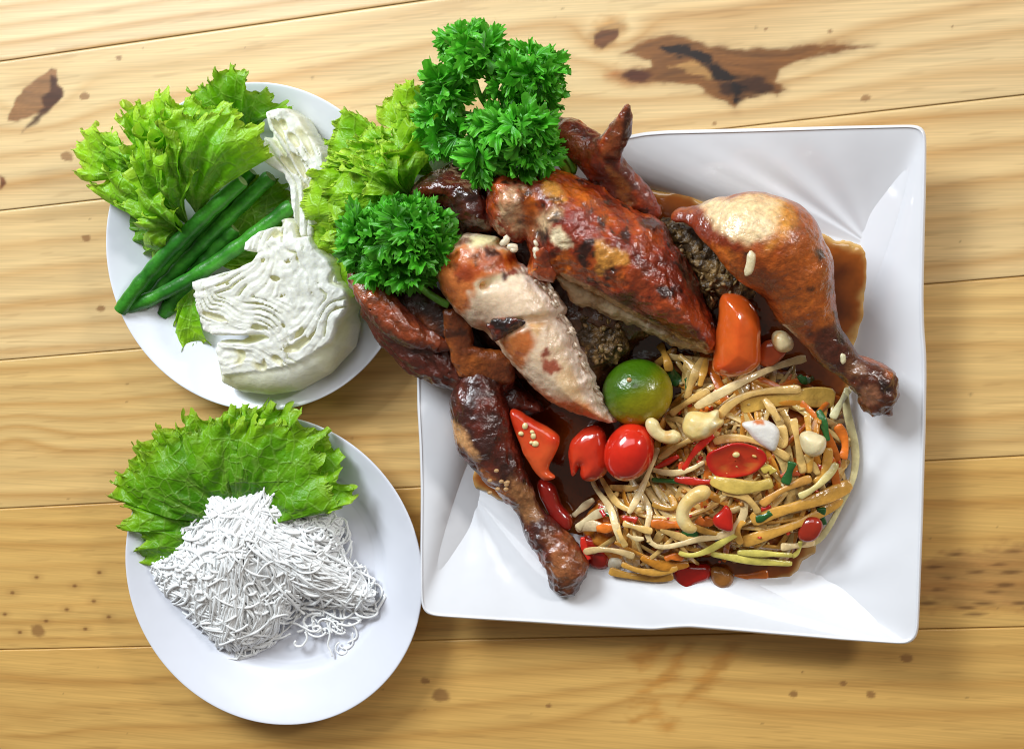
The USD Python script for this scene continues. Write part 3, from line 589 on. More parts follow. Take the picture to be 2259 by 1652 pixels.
# ---------------------------------------------------------------- cut cabbage
def cabbage(label, top_px, side_px, ztop, thick, zside, seed, lay=.0044, h=.00065, flow=None, cuts=()):
    b = body(np.vstack([top_px, side_px]), 6, ztop + 4, h)
    poly = W(top_px, ztop - 2)[:, :2]
    f_top = b.pad(poly, (ztop - thick * .5) / 1000, thick * .0005, thick * .0005, 0.0013, .0006, 500, seed)
    side = W(side_px, zside)[:, :2]
    f_side = b.pad(side, zside / 1000, (ztop - zside - 3) / 1000, (zside - 8) / 1000, .016)
    b.add(f_side); b.add(f_top, .002)
    slits = [W(C(kk, *s_), ztop - 1) for kk, s_ in cuts]
    def layers(P):
        q = P * [1, 1, 0]
        warp = np.stack([fbm(q * 30 + 3 + seed, 2, seed), fbm(q * 30 + 40 + seed, 2, seed + 1)], 1) - .5
        XY = P[:, :2] + warp * .030
        if flow is None:
            ph = polysd(XY, poly) / lay + (XY @ A([.35, .94])) / .014
        else:
            o, d = flow; ph = (XY - o) @ A([-d[1], d[0]]) / lay
        fr = np.abs(ph % 1 - .5) * 2
        return fr, sstep(.54, .66, fbm(q * 55 + 17, 2, seed + 3)), np.floor(ph)
    def disp(P):
        fr, hole, k = layers(P)
        on = sstep((ztop - 4) / 1000, (ztop - 1.0) / 1000, P[:, 2])
        return on * (-.00045 * sstep(.30, .04, fr) * hole - .00005 * sstep(.5, .0, fr) + .0002 * (noise(np.c_[k * 3.1, P[:, 0] * 40, P[:, 1] * 40], 2) - .5) + .0003 * (fbm(P * 200, 2, seed) - .5)) + .0008 * (fbm(P * 30, 2, seed + 8) - .5)
    b.rough(disp)
    for s_ in slits:
        L_ = spline(s_, 9); b.cut(b.bones(L_ - [0, 0, .0006], np.r_[.0004, .0012, .0017, .0019, .0018, .0016, .0013, .0010, .0003]), .0006)
    V, F = b.mesh()
    fr, hole, k = layers(V); top = sstep((ztop - 4) / 1000, (ztop - 1.5) / 1000, V[:, 2])
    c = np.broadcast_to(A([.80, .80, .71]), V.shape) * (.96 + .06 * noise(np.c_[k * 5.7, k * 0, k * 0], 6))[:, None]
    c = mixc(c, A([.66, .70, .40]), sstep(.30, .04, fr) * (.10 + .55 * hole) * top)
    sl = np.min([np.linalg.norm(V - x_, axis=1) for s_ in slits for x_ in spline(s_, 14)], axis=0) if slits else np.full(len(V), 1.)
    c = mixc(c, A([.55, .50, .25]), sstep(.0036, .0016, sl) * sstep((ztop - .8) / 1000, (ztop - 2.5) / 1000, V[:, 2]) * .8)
    c = mixc(c, A([.76, .77, .47]), (1 - top) * (.35 + .65 * sstep(.3, .7, n3(V * [1, 1, 2], 45, seed))) * .8)
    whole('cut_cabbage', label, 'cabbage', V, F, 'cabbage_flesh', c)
cabbage('cut white cabbage wedge with folded layers, in the lower right of the upper round plate',
        C(2, 955,430, 1100,390, 1250,350, 1370,290, 1400,240, 1310,230, 1320,160, 1400,90, 1500,60, 1555,60, 1560,10, 1590,0, 1640,30, 1660,130, 1760,120, 1800,200, 1900,300, 1950,430, 2010,500, 2020,600, 1950,750, 1900,850, 1750,950, 1600,1020, 1400,1050, 1150,1080, 1110,900, 1115,840, 1350,850, 1480,815, 1440,800, 1100,805, 1030,770, 1000,650, 980,540),
        C(2, 1150,950, 1180,1120, 1300,1180, 1500,1205, 1700,1170, 1900,1060, 2060,880, 2090,720, 2020,520, 1900,380, 1750,400, 1500,700), 42, 26, 24, 3, cuts=[(2, (975,492, 1100,474, 1300,432, 1470,392)), (2, (1470,385, 1540,418, 1620,402)), (2, (1005,645, 1060,655, 1200,700, 1330,680)), (2, (1330,640, 1430,570, 1560,530, 1660,465)), (2, (1420,468, 1460,452, 1510,468)), (2, (1250,750, 1400,740, 1560,735, 1700,700)), (2, (1540,880, 1600,898, 1650,880, 1720,830, 1830,770)), (2, (1590,300, 1640,285, 1670,268)), (2, (1510,130, 1530,112, 1560,120)), (2, (1760,540, 1790,480, 1840,440)), (2, (1650,820, 1690,770, 1760,700)), (2, (1930,640, 1955,610, 1960,620)), (2, (1390,300, 1450,290, 1500,275)), (2, (1380,990, 1430,1020, 1440,960)), (2, (1260,900, 1290,930, 1260,990)), (2, (1500,950, 1530,960, 1560,985))])
cabbage('slender cut cabbage wedge standing at the back of the upper round plate',
        C(1, 1460,420, 1500,390, 1590,380, 1680,440, 1750,560, 1850,690, 1860,800, 1820,900, 1800,1050, 1800,1260, 1700,1270, 1660,1150, 1620,1030, 1610,930, 1570,840, 1480,790, 1390,720, 1440,690, 1440,580, 1500,600, 1590,705, 1540,620, 1480,520),
        C(1, 1500,420, 1620,400, 1760,540, 1880,700, 1900,900, 1850,1200, 1720,1200, 1650,900, 1540,680), 38, 24, 20, 4, flow=(W(C(1, 1600, 700), 38)[0, :2], (lambda d: d / np.linalg.norm(d))(W(C(1, 1700, 1100), 38)[0, :2] - W(C(1, 1550, 450), 38)[0, :2])), lay=.0042, cuts=[(1, (1490,420, 1510,480, 1560,560, 1580,600)), (1, (1560,470, 1570,500, 1590,530)), (1, (1610,560, 1650,610, 1680,650)), (1, (1680,540, 1730,620, 1760,700)), (1, (1640,700, 1680,760, 1720,860)), (1, (1560,720, 1620,780, 1650,830)), (1, (1720,900, 1730,1000, 1720,1100))])

# ---------------------------------------------------------------- rice noodles
NZ0 = W([(560, 1200)], 20)[0, :2]
mound_px = C(3, 470,410, 560,380, 690,400, 735,305, 830,300, 910,310, 980,450, 1090,550, 1160,620, 1180,780, 1260,900, 1330,970, 1280,1040, 1150,1040, 980,1010, 900,1120, 790,1190, 680,1230, 590,1220, 520,1150, 420,1040, 320,950, 250,830, 340,700, 420,560)
mound = W(mound_px, 18)[:, :2]
def noodle_z(XY):
    d = polysd(XY, mound)
    return .0075 + .024 * np.sqrt(np.clip(1 - np.clip(1 - d / .048, 0, 1) ** 2, 0, 1)) * np.clip(1.05 - .35 * noise(np.c_[XY * 45, XY[:, :1] * 0], 3), .6, 1.1)
noodles = thing('rice_noodles', 'heap of thin white rice noodles in front of the green leaf on the lower plate', 'noodles', np.r_[NZ0, .006])
guides = [((820,410, 790,480, 740,560, 680,660, 640,760, 625,850, 610,950, 600,1050, 585,1180), 85, 34), ((560,520, 570,640, 590,760, 630,880, 650,980, 640,1090, 615,1210), 60, 22), ((680,560, 780,690, 930,780, 1120,880, 1290,975), 75, 26),
          ((800,700, 930,870, 1120,950, 1250,975, 1325,985), 60, 20), ((500,470, 420,640, 320,770, 275,850, 330,930, 440,1000), 50, 18), ((430,640, 470,800, 515,950, 490,1080), 60, 16), ((700,820, 750,960, 790,1060, 750,1160, 690,1210), 45, 12),
          ((980,960, 870,1020, 840,1110, 780,1180, 700,1200), 50, 12), ((720,530, 880,620, 1020,680, 1140,750), 60, 16), ((490,440, 560,530, 650,600, 780,640), 50, 14), ((900,370, 810,400, 750,480, 680,600), 50, 16),
          ((420,980, 520,1050, 630,1130, 700,1210), 50, 12), ((880,480, 970,530, 1020,600, 1110,640), 60, 12), ((560,450, 600,560, 690,640, 820,720, 960,760), 70, 16), ((340,760, 420,800, 500,880, 560,1000), 70, 12), ((820,560, 800,700, 860,800, 900,900, 860,1000), 70, 14)]
rn = np.random.default_rng(11); strands = []
for pts, wdt, cnt in guides:
    g = spline(C(3, *pts), 46); tg = np.gradient(g, axis=0); tg /= np.linalg.norm(tg, axis=1, keepdims=True); sd = np.stack([-tg[:, 1], tg[:, 0]], 1)
    for q in range(int(cnt * 2.2)):
        o = rn.normal(0, .62); lay = rn.uniform(0, 1); t = np.linspace(0, 1, 46)
        a = int(rn.integers(0, 8)); e = 46 - int(rn.integers(0, 8))
        off = o * wdt * .4786 * (.75 + .5 * np.sin(t * 3 + rn.uniform(0, 6))) + 9 * np.sin(t * rn.uniform(3, 9) + rn.uniform(0, 6)) + 2.6 * np.sin(t * rn.uniform(9, 20) + rn.uniform(0, 6))
        strands.append(((g + sd * off[:, None])[a:e], lay, 1))
for pts, n_ in (((480,450), 5), ((560,430), 6), ((390,640), 6), ((300,860), 6), ((770,370), 5), ((860,365), 6), ((940,490), 7), ((1000,620), 7), ((690,770), 3), ((800,985), 3), ((1285,985), 3), ((340,690), 5), ((1070,690), 5), ((330,900), 5), ((500,910), 4), ((1080,640), 5), ((430,800), 5), ((900,520), 5)):
    c = C(3, *pts)[0]
    for q in range(n_):
        th = np.linspace(0, rn.uniform(2.5, 6), 34) + rn.uniform(0, 6.28); r = rn.uniform(8, 24) * (1 + .25 * np.sin(th * .7 + rn.uniform(0, 6)))
        strands.append((c + rn.normal(0, 19, 2) + np.stack([np.cos(th) * r, np.sin(th) * r * rn.uniform(.55, 1)], 1), rn.uniform(.8, 1.5), 0))
for q in range(190):                                                         # loose curling threads all over the heap
    for _ in range(30):
        c = mound_px.min(0) + rn.uniform(0, 1, 2) * np.ptp(mound_px, axis=0)
        if polysd(c[None], mound_px)[0] > 3: break
    n_ = int(rn.integers(22, 44)); step = 5.0; curl = rn.normal(0, .06) + np.cumsum(rn.normal(0, .035, n_)); curl = np.clip(curl, -.30, .30)
    th = rn.normal(1.1, .9) + np.cumsum(curl); pth = c + np.cumsum(np.stack([np.cos(th), np.sin(th)], 1) * step, 0); pth -= (pth.mean(0) - c) * .8
    ins_ = polysd(pth, mound_px) > -20
    if ins_.sum() > 12: strands.append((pth[ins_][:40], rn.uniform(.35, 1.25), 0))
for q in range(26):                                                          # little tangle apart, lower right
    c = C(3, 1120, 1105)[0] + rn.normal(0, 1, 2) * [24, 15]; n_ = 26; th = rn.uniform(0, 6.28) + np.cumsum(np.clip(rn.normal(0, .08) + np.cumsum(rn.normal(0, .06, n_)), -.35, .35))
    strands.append((c + np.cumsum(np.stack([np.cos(th), np.sin(th) * .8], 1) * 3.6, 0) * .8, rn.uniform(0, .5), 2))
extra = []
strands.sort(key=lambda s_: -s_[1])
for q, (p, lay, kind) in enumerate(strands):
    xy = W(p, 18)[:, :2]; z = noodle_z(xy) + np.clip(-.0014 + .0036 * lay, -.002, .0042) + .0007 * np.sin(np.arange(len(p)) * .5 + q)
    if kind == 2: z = .0075 + .006 * lay + 0 * z
    # keep the pixel place while lifting it
    P = W(p, z * 1000)
    P = P[np.linspace(0, len(P) - 1, 40).astype(int)] if len(P) > 40 else P
    V, F = sweep(P, .00070 * rn.uniform(.75, 1.3), k=6)
    if q < 290: part(noodles, 'noodle', V, F, 'rice_noodle', A([.92, .93, .93]) * rn.uniform(.98, 1.02))
    else: extra.append((V, F))
for q in range(420):                                                          # the body of the heap below
    p0 = mound[rn.integers(len(mound))] * .0 + NZ0 + rn.normal(0, .024, 2)
    th = rn.uniform(0, 6.28) + np.cumsum(rn.normal(0, .22, 30)); xy = p0 + np.cumsum(np.stack([np.cos(th), np.sin(th)], 1) * .0022, 0)
    d = polysd(xy, mound); xy = xy[d > .002]
    if len(xy) < 6: continue
    P = np.c_[xy, noodle_z(xy) - .0012 - .001 * rn.uniform(0, 1)]
    extra.append(sweep(P, .00075, k=5))
V, F = join(extra); part(noodles, 'noodle_mass', V, F, 'rice_noodle', A([.92, .93, .93]), kind='stuff')
b = body(mound_px, 6, 40, .0014)
zt = noodle_z(b.XY).reshape(b.n[0], b.n[1])
inside = polysd(b.XY, mound).reshape(b.n[0], b.n[1])
b.add((np.maximum(np.maximum(b.z[None, None] - (zt - .0009)[..., None], .0056 - b.z[None, None]), (.006 - inside)[..., None])).astype(np.float32) * .7)
b.rough(lambda P: .0009 * (1 - 2 * np.abs(2 * fbm(P * [260, 120, 150], 2, 4) - 1))); V, F = b.mesh(); part(noodles, 'noodle_core', V, F, 'rice_noodle', A([.92, .93, .93]))

# ---------------------------------------------------------------- sauce in the well of the square plate
def pool(label, px, z, seed, thick=3.4):
    poly = W(px, z)[:, :2]; lo, hi = poly.min(0), poly.max(0); h = .0010
    gx, gy = np.arange(lo[0], hi[0] + h, h), np.arange(lo[1], hi[1] + h, h)
    X, Y = np.meshgrid(gx, gy, indexing='ij'); XY = np.stack([X.ravel(), Y.ravel()], 1)
    q = np.c_[XY, XY[:, 0] * 0]
    d = polysd(XY + (np.stack([fbm(q * 90, 3, seed), fbm(q * 90 + 31, 3, seed)], 1) - .5) * .011, poly)
    zz = z / 1000 + thick / 1000 * (np.sqrt(np.clip(1 - np.clip(1 - d / .004, 0, 1) ** 2, 0, 1)) - 1) + .0003 * (fbm(q * 120, 2, seed) - .5)
    keep = d > -.0008
    F = gridfaces(len(gx), len(gy)); F = F[keep[F].all(1)]
    use = np.unique(F); mp = np.full(len(XY), -1); mp[use] = np.arange(len(use)); F = mp[F]
    V = np.c_[XY, zz][use]; d = d[use]
    if np.cross(V[F[0, 1]] - V[F[0, 0]], V[F[0, 2]] - V[F[0, 0]])[2] < 0: F = F[:, ::-1]
    c = mixc(A([.62, .38, .12]) * np.ones((len(V), 3)), A([.28, .066, .006]), sstep(0, .0060, d)); c = mixc(c, A([.105, .020, .0025]), sstep(.004, .018, d + .008 * (n3(V, 60, 3) - .5)))
    whole('sauce', label, 'sauce', V, F, 'sauce', c)
pool('thin brown sauce pooled in the square plate around the chicken and salad', [(1180, 400), (1440, 420), (1560, 440), (1700, 490), (1835, 518), (1922, 540), (1918, 640), (1905, 720), (1890, 760), (1875, 860), (1850, 1010), (1835, 1110), (1800, 1220), (1752, 1288), (1660, 1294), (1560, 1280), (1450, 1270), (1320, 1252), (1250, 1170), (1130, 1120), (1060, 1095), (1030, 1060), (1060, 900), (1100, 700)], 8.6, 3)

# ---------------------------------------------------------------- roast chicken
chicken = thing('roast_chicken', 'whole roast chicken torn open at the breast, browned skin, lying on the square plate', 'chicken', tuple(W([(1300, 650)], 8)[0]))
MAHOG, ORANGE, GOLD, PALE, CHAR, DARK, RED = A([.11, .014, .006]), A([.60, .135, .007]), A([.74, .34, .055]), A([.84, .60, .33]), A([.016, .006, .005]), A([.045, .009, .004]), A([.25, .026, .006])
FLESH = A([.70, .52, .40])
c5, c6, c7, c14, c15, c16 = (lambda *a, k=k: C(k, *a) for k in (5, 6, 7, 14, 15, 16))
def skin(V, seed, warm=.5, s=38):
    """browned skin: orange to mahogany in blotches, with charred flecks"""
    a = n3(V, s, seed, 4); b = n3(V, s * 3.3, seed + 1, 3); t = (a - .5) * 2.2 + (b - .5) * 1.0 + warm
    c = mixc(np.broadcast_to(MAHOG, V.shape), RED, sstep(.0, .3, t)); c = mixc(c, A([.42, .062, .006]), sstep(.3, .6, t)); c = mixc(c, ORANGE, sstep(.6, .95, t)); c = mixc(c, GOLD, sstep(1.05, 1.5, t))
    fl = n3(V, 170, seed + 5, 3)
    return mixc(c, CHAR, sstep(.66, .74, fl) * .9)
def wrinkle(P, amp, s, seed): 
    return amp * (1 - 2 * np.abs(2 * fbm(P * s, 3, seed) - 1)) 

# right half of the breast, skin side
poly = c15(0,90, 80,60, 170,50, 300,60, 420,60, 520,40, 640,90, 780,150, 880,170, 1000,290, 1200,400, 1320,440, 1400,500, 1460,620, 1600,820, 1700,1000, 1770,1200, 1840,1400, 1870,1520, 1840,1590, 1790,1600, 1740,1560, 1600,1490, 1450,1420, 1300,1340, 1150,1240, 1000,1170, 850,1090, 720,1020, 600,970, 540,930, 440,985, 340,970, 290,940, 300,850, 330,740, 260,600, 230,650, 160,640, 60,570, 0,510, -40,380, -30,200)
px = poly
b = body(px, 8, 82, .00095)
zt = b.tilt([(1180, 420, 46), (1400, 470, 40), (1540, 740, 30), (1280, 600, 46), (1480, 560, 36)])
wp = W(px, 40)[:, :2]
b.add(b.pad(wp, zt, .031, .020, .026, .0012, 260, 2))
lo = W(c15(300,1000, 560,960, 800,1060, 1100,1230, 1400,1400, 1750,1590), 52)[:, :]
q = W(c15(300,180, 280,350, 245,560), [78, 79, 72]); b.cut(b.bones(q, [.0045, .0055, .005]), .006)      # furrow over the keel
def d_(P):
    return 0.0013 * (fbm(P * 70, 3, 1) - .5) * 2 + wrinkle(P, .0008, 150, 4) + wrinkle(P, .0005, 380, 14) + .0005 * (fbm(P * 420, 2, 6) - .5) * 2
b.rough(d_)
V, F = b.mesh()
c = skin(V, 3, .42)
p = PX(V)
c = mixc(c, A([.27, .035, .022]), inpoly(V, c15(560,320, 700,330, 830,430, 840,560, 720,600, 600,560, 540,450), 8, 8, 120) * .8)
c = mixc(c, PALE, inpoly(V, c15(30,220, 110,150, 190,210, 210,420, 210,560, 150,600, 60,520, 0,400), 10, 14, 130, 2) * .62)
c = mixc(c, ORANGE, inpoly(V, c15(190,200, 330,200, 350,420, 270,600, 220,500), 8, 8, 150, 3) * .8)
c = mixc(c, GOLD, inpoly(V, c15(400,130, 520,180, 560,290, 440,290, 380,240), 6, 10, 150, 4) * .8)
c = mixc(c, PALE, inpoly(V, c15(310,470, 380,380, 480,340, 550,340, 530,420, 440,470, 430,560, 330,600), 8, 10, 150, 5) * .62)
c = mixc(c, A([.86, .70, .44]), inpoly(V, c15(430,530, 520,520, 580,600, 620,700, 560,720, 450,640), 4, 8, 200, 6))
c = mixc(c, ORANGE * 1.1, inpoly(V, c15(520,190, 640,170, 800,260, 830,340, 720,320, 560,290), 8, 14, 120, 7) * .8)
c = mixc(c, ORANGE * 1.1, inpoly(V, c15(340,800, 560,750, 640,850, 700,980, 560,940, 440,900), 6, 12, 120, 8) * .75)
c = mixc(c, GOLD * .9, inpoly(V, c15(810,640, 900,620, 960,700, 1080,760, 1110,840, 1000,850, 900,920, 860,990, 820,900), 5, 10, 150, 9) * .75)
c = mixc(c, A([.33, .05, .009]), inpoly(V, c15(1150,860, 1300,850, 1350,960, 1300,1100, 1500,1180, 1750,1250, 1800,1400, 1500,1400, 1200,1250, 1080,1130), 14, 22, 90, 10) * .7)
for k, (pl, a) in enumerate(((c15(650,720, 720,640, 800,640, 790,740, 760,860, 690,860), .95), (c15(1330,1060, 1420,1010, 1540,1070, 1520,1150, 1420,1140), .95), (c15(440,470, 500,410, 540,430, 500,490), .9), (c15(340,560, 400,540, 440,620, 400,660, 340,640), .95),
                             (c15(870,290, 960,280, 960,320, 880,320), .9), (c15(760,360, 830,370, 820,410, 770,400), .9), (c15(560,80, 620,90, 610,130, 570,130), .9), (c15(1040,560, 1110,540, 1120,690, 1060,640), .9), (c15(1210,460, 1330,430, 1400,520, 1330,580, 1240,540), .8),
                             (c15(900,900, 1050,840, 1060,900, 930,970), .85), (c15(830,500, 920,430, 920,560, 850,590), .7), (c15(1000,1130, 1150,1090, 1200,1180, 1080,1200), .6), (c15(200,230, 260,210, 270,290, 210,280), .9), (c15(150,460, 210,440, 210,510, 160,510), .8), (c15(390,260, 560,280, 540,320, 410,290), .7))):
    c = mixc(c, CHAR, inpoly(V, pl, 5, 10, 260, 20 + k) * a)
# the torn lower edge shows meat under the skin
dd = polysd(p, px); lowedge = sstep(.0, 1, ((p[:, 0] - 1240) * .52 - (p[:, 1] - 612) * -1.0) / 1e9 + 1)
edge = np.min([np.linalg.norm(p - m_, axis=1) for m_ in spline(c15(540,940, 800,1065, 1100,1235, 1400,1405, 1740,1560), 60)], axis=0)
c = mixc(c, A([.58, .36, .16]), sstep(9, 3, edge + 4 * (n3(V, 300, 3) - .5)) * .9)
part(chicken, 'breast', V, F, 'roast_skin', c, label='right half of the breast with deep red brown skin')
# the cut meat under that edge
px = c15(500,930, 620,950, 800,1040, 1000,1150, 1200,1260, 1500,1420, 1760,1560, 1800,1620, 1700,1610, 1500,1560, 1300,1450, 1100,1350, 950,1300, 800,1210, 660,1180, 590,1110, 560,1020)
b = body(px, 20, 66, .0009)
zt = b.tilt([(1250, 620, 46), (1545, 775, 24), (1400, 730, 30), (1400, 680, 39)])
b.add(b.pad(W(px, 40)[:, :2], zt, .007, .011, .0055, .0016, 420, 5))
b.rough(lambda P: .0018 * (fbm(P * 180, 3, 9) - .5) * 2 + wrinkle(P, .0010, 300, 8))
V, F = b.mesh(); f = n3(V, 240, 4); c = mixc(np.broadcast_to(A([.62, .44, .26]), V.shape), A([.36, .20, .09]), sstep(.52, .70, f)); c = mixc(c, FLESH, sstep(.5, .3, n3(V, 60, 2)))
part(chicken, 'breast_meat', V, F, 'cooked_meat', c)

# left half of the breast, torn pale meat
poly = c5(585,650, 640,560, 700,480, 760,440, 850,440, 940,460, 950,500, 1010,530, 1030,580, 1060,620, 1140,660, 1190,710, 1240,770, 1290,850, 1270,900, 1310,950, 1340,1020, 1350,1060, 1390,1130, 1400,1180, 1440,1240, 1440,1290, 1470,1340, 1510,1420, 1550,1490, 1490,1490, 1400,1465, 1300,1435, 1200,1385, 1080,1280, 980,1160, 900,1040, 850,985, 780,960, 690,880, 620,770)
b = body(poly, 8, 78, .00095)
zt = b.tilt([(1000, 560, 48), (1190, 620, 48), (1330, 930, 30), (1120, 760, 42), (1250, 740, 42)])
b.add(b.pad(W(poly, 42)[:, :2], zt, .024, .022, .021, .0011, 420, 7))
cr = W(c5(830,1010, 960,960, 1060,930, 1180,915), [52, 64, 67, 60]); b.cut(b.bones(cr, [.0035, .003, .0022, .0015]), .003)
cr = W(c5(700,700, 830,730, 960,690, 1050,650), [58, 68, 72, 68]); b.cut(b.bones(cr, [.002, .0018, .0016, .0012]), .004)
torn_line = spline(c5(1060,640, 1180,740, 1260,870, 1340,1060, 1420,1260, 1530,1470), 70)
def d2_(P):
    p = PX(P); e = np.min([np.linalg.norm(p - m_, axis=1) for m_ in torn_line], axis=0); k = sstep(30, 6, e)
    q = P @ A([[.8, .5, 0], [-.6, .8, 0], [0, 0, 1]]).T
    return .0006 * (fbm(P * 60, 3, 1) - .5) * 2 + k * (wrinkle(q * [1, .35, 1], .0009, 420, 5) + .0008 * (fbm(P * 330, 3, 2) - .5) * 2) + .0002 * (fbm(P * 500, 2, 6) - .5) * 2
b.rough(d2_)
V, F = b.mesh(); p = PX(V)
e = np.min([np.linalg.norm(p - m_, axis=1) for m_ in torn_line], axis=0)
c = np.broadcast_to(A([.84, .61, .42]), V.shape)
c = mixc(c, A([.80, .50, .24]), sstep(.5, .75, n3(V, 45, 3)) * .7)
rot_ = V @ A([[.75, .66, 0], [-.66, .75, 0], [0, 0, 1]]).T
c = mixc(c, A([.80, .62, .50]), sstep(36, 14, e) * .9); c = mixc(c, A([.50, .30, .20]), sstep(34, 6, e) * sstep(.50, .62, n3(rot_ * [.35, 1.6, .6], 330, 9)) * .8)
c = mixc(c, ORANGE * 1.05, inpoly(V, c5(560,640, 650,540, 720,500, 740,600, 860,640, 1000,560, 1040,620, 980,660, 880,680, 760,760, 740,850, 700,900, 600,800), 7, 12, 90, 1) * .92)
c = mixc(c, skin(V, 6, .75, 60), inpoly(V, c5(800,520, 950,500, 1030,560, 1030,610, 940,640, 830,650, 780,700, 700,700, 660,600, 720,540), 6, 14, 140, 2) * .85)
c = mixc(c, A([.84, .72, .36]), inpoly(V, c5(740,470, 850,440, 940,470, 940,500, 860,500, 760,520), 5, 5, 200, 3) * .9)
c = mixc(c, A([.86, .74, .50]), inpoly(V, c5(780,710, 900,670, 1020,640, 1060,680, 900,710, 800,780), 5, 6, 160, 9) * .7)
c = mixc(c, ORANGE * .9, inpoly(V, c5(910,1040, 1000,1000, 1090,960, 1110,1040, 1070,1120, 1050,1220, 1080,1270, 1000,1160), 6, 9, 110, 4) * .92)
c = mixc(c, GOLD, inpoly(V, c5(1080,930, 1160,940, 1130,1010, 1100,980), 6, 6, 150, 5) * .6)
c = mixc(c, ORANGE * 1.2, inpoly(V, c5(1100,1290, 1250,1340, 1400,1370, 1540,1490, 1400,1465, 1200,1390), 9, 9, 90, 6) * .8)
c = mixc(c, ORANGE, inpoly(V, c5(780,950, 860,985, 900,1030, 880,960, 800,900), 6, 6, 110, 6) * .6)
for k, (pl, col_, a) in enumerate(((c5(1160,1130, 1240,1140, 1255,1190, 1200,1225, 1160,1190), RED * 1.2, .9), (c5(1140,1110, 1180,1070, 1200,1100, 1170,1120), RED, .9), (c5(860,945, 900,920, 1000,915, 1045,930, 1010,960, 950,990, 885,1025, 880,980), DARK, .97),
                                   (c5(840,530, 920,540, 910,570, 850,560), CHAR, .85), (c5(920,660, 1000,640, 1010,660, 950,690), RED, .9), (c5(930,640, 960,680, 940,690), CHAR, .8), (c5(980,1180, 1000,1185, 1000,1210), RED, .8), (c5(1060,1245, 1090,1250, 1090,1270), DARK, .9), (c5(690,480, 750,460, 760,490, 700,500), MAHOG, .8),
                                   (c5(650,620, 690,610, 680,650), DARK, .7), (c5(760,560, 800,540, 820,570, 780,590), CHAR, .7), (c5(960,560, 1000,545, 1010,580, 970,590), RED, .8))):
    c = mixc(c, col_, inpoly(V, pl, 4, 7, 220, 30 + k) * a)
part(chicken, 'breast', V, F, 'cooked_meat', c, label='left half of the breast, torn open to pale meat')
# ragged burnt skin patch on it and shreds of fibre on the torn side
px = c5(860,950, 900,918, 1000,912, 1048,930, 1010,962, 950,992, 885,1028, 878,985); b = body(px, 46, 78, .0007, .006); zt = b.tilt([(1085, 740, 60), (1150, 712, 65), (1095, 715, 64)])
b.add(b.pad(W(px, 64)[:, :2], zt, .0035, .004, .0045, .001, 400, 3)); b.rough(lambda P: wrinkle(P, .0012, 330, 3) + .0008 * (fbm(P * 500, 2, 1) - .5)); V, F = b.mesh()
part(chicken, 'burnt_skin', V, F, 'roast_skin', mixc(np.broadcast_to(A([.16, .022, .010]), V.shape), CHAR, sstep(.35, .55, n3(V, 180, 1))))
rf = np.random.default_rng(3)
for k in range(64):
    m_ = torn_line[rf.integers(0, 70)] + rf.normal(0, 5, 2); dr = A([.75, .65]) * rf.uniform(8, 22); t = np.linspace(0, 1, 6)
    zz = np.interp(m_[1], [590, 760, 930], [62, 50, 36]) + rf.uniform(-5, 1)
    P = W(m_ + dr * (t[:, None] - .5) + np.c_[t * 0, 3 * np.sin(t * 3 + k)], zz + 2 * np.sin(t * 3.1))
    V, F = sweep(P, .00075 * ends(6, .4, .3), .0005 * ends(6, .4, .3), k=6); part(chicken, 'meat_fibre', V, F, 'cooked_meat', A([.72, .54, .38]) * rf.uniform(.75, 1.1))
for pts in ((940,465, 960,470, 945,490, 920,495), (960,520, 990,515, 1020,525), (980,540, 1000,530, 1010,545), (1105,520, 1125,545, 1115,580), (1110,500, 1130,490)):
    P = spline(W(C(5, *pts), 71), 8); V, F = sweep(P, .0018 * ends(8), .0012 * ends(8), k=7); part(chicken, 'meat_shred', V, F, 'cooked_meat', A([.84, .66, .42]))
# loose skin tab hanging into the split
px = c15(330,740, 400,700, 440,760, 450,850, 480,930, 450,990, 340,975, 290,935, 300,850); b = body(px, 52, 78, .0007, .006); zt = b.tilt([(1190, 560, 71), (1210, 600, 66), (1180, 605, 64)])
b.add(b.pad(W(px, 66)[:, :2], zt, .0022, .0025, .003, .0008, 300, 2)); b.rough(lambda P: wrinkle(P, .0006, 260, 3)); V, F = b.mesh()
part(chicken, 'skin_tab', V, F, 'roast_skin', mixc(np.broadcast_to(A([.34, .055, .012]), V.shape), A([.14, .02, .008]), sstep(.4, .6, n3(V, 120, 1))))

# shoulders and neck, darkest roast
px = c16(20,1050, 60,880, 200,720, 380,640, 640,560, 900,640, 1100,700, 1380,640, 1480,720, 1330,900, 1300,1100, 1320,1300, 1250,1480, 900,1540, 700,1480, 650,1300, 540,1180, 300,1120)
b = body(px, 10, 74, .001)
zt = b.tilt([(920, 430, 40), (1080, 400, 44), (1090, 500, 48)])
b.add(b.pad(W(px, 46)[:, :2], zt, .021, .026, .018, .002, 120, 1)); b.rough(lambda P: .002 * (fbm(P * 70, 3, 2) - .5) * 2 + wrinkle(P, .0014, 170, 3) + .0006 * (fbm(P * 500, 2, 6) - .5) * 2)
V, F = b.mesh(); c = skin(V, 11, -.05, 50); c = mixc(c, CHAR * 1.4, sstep(.42, .6, n3(V, 60, 5)) * .8); c = mixc(c, A([.20, .035, .018]), inpoly(V, c16(1100,1000, 1330,900, 1300,1300, 1200,1480, 1120,1300), 10, 14, 120, 4) * .7)
part(chicken, 'neck', V, F, 'roast_skin', c, label='charred neck and shoulder skin')
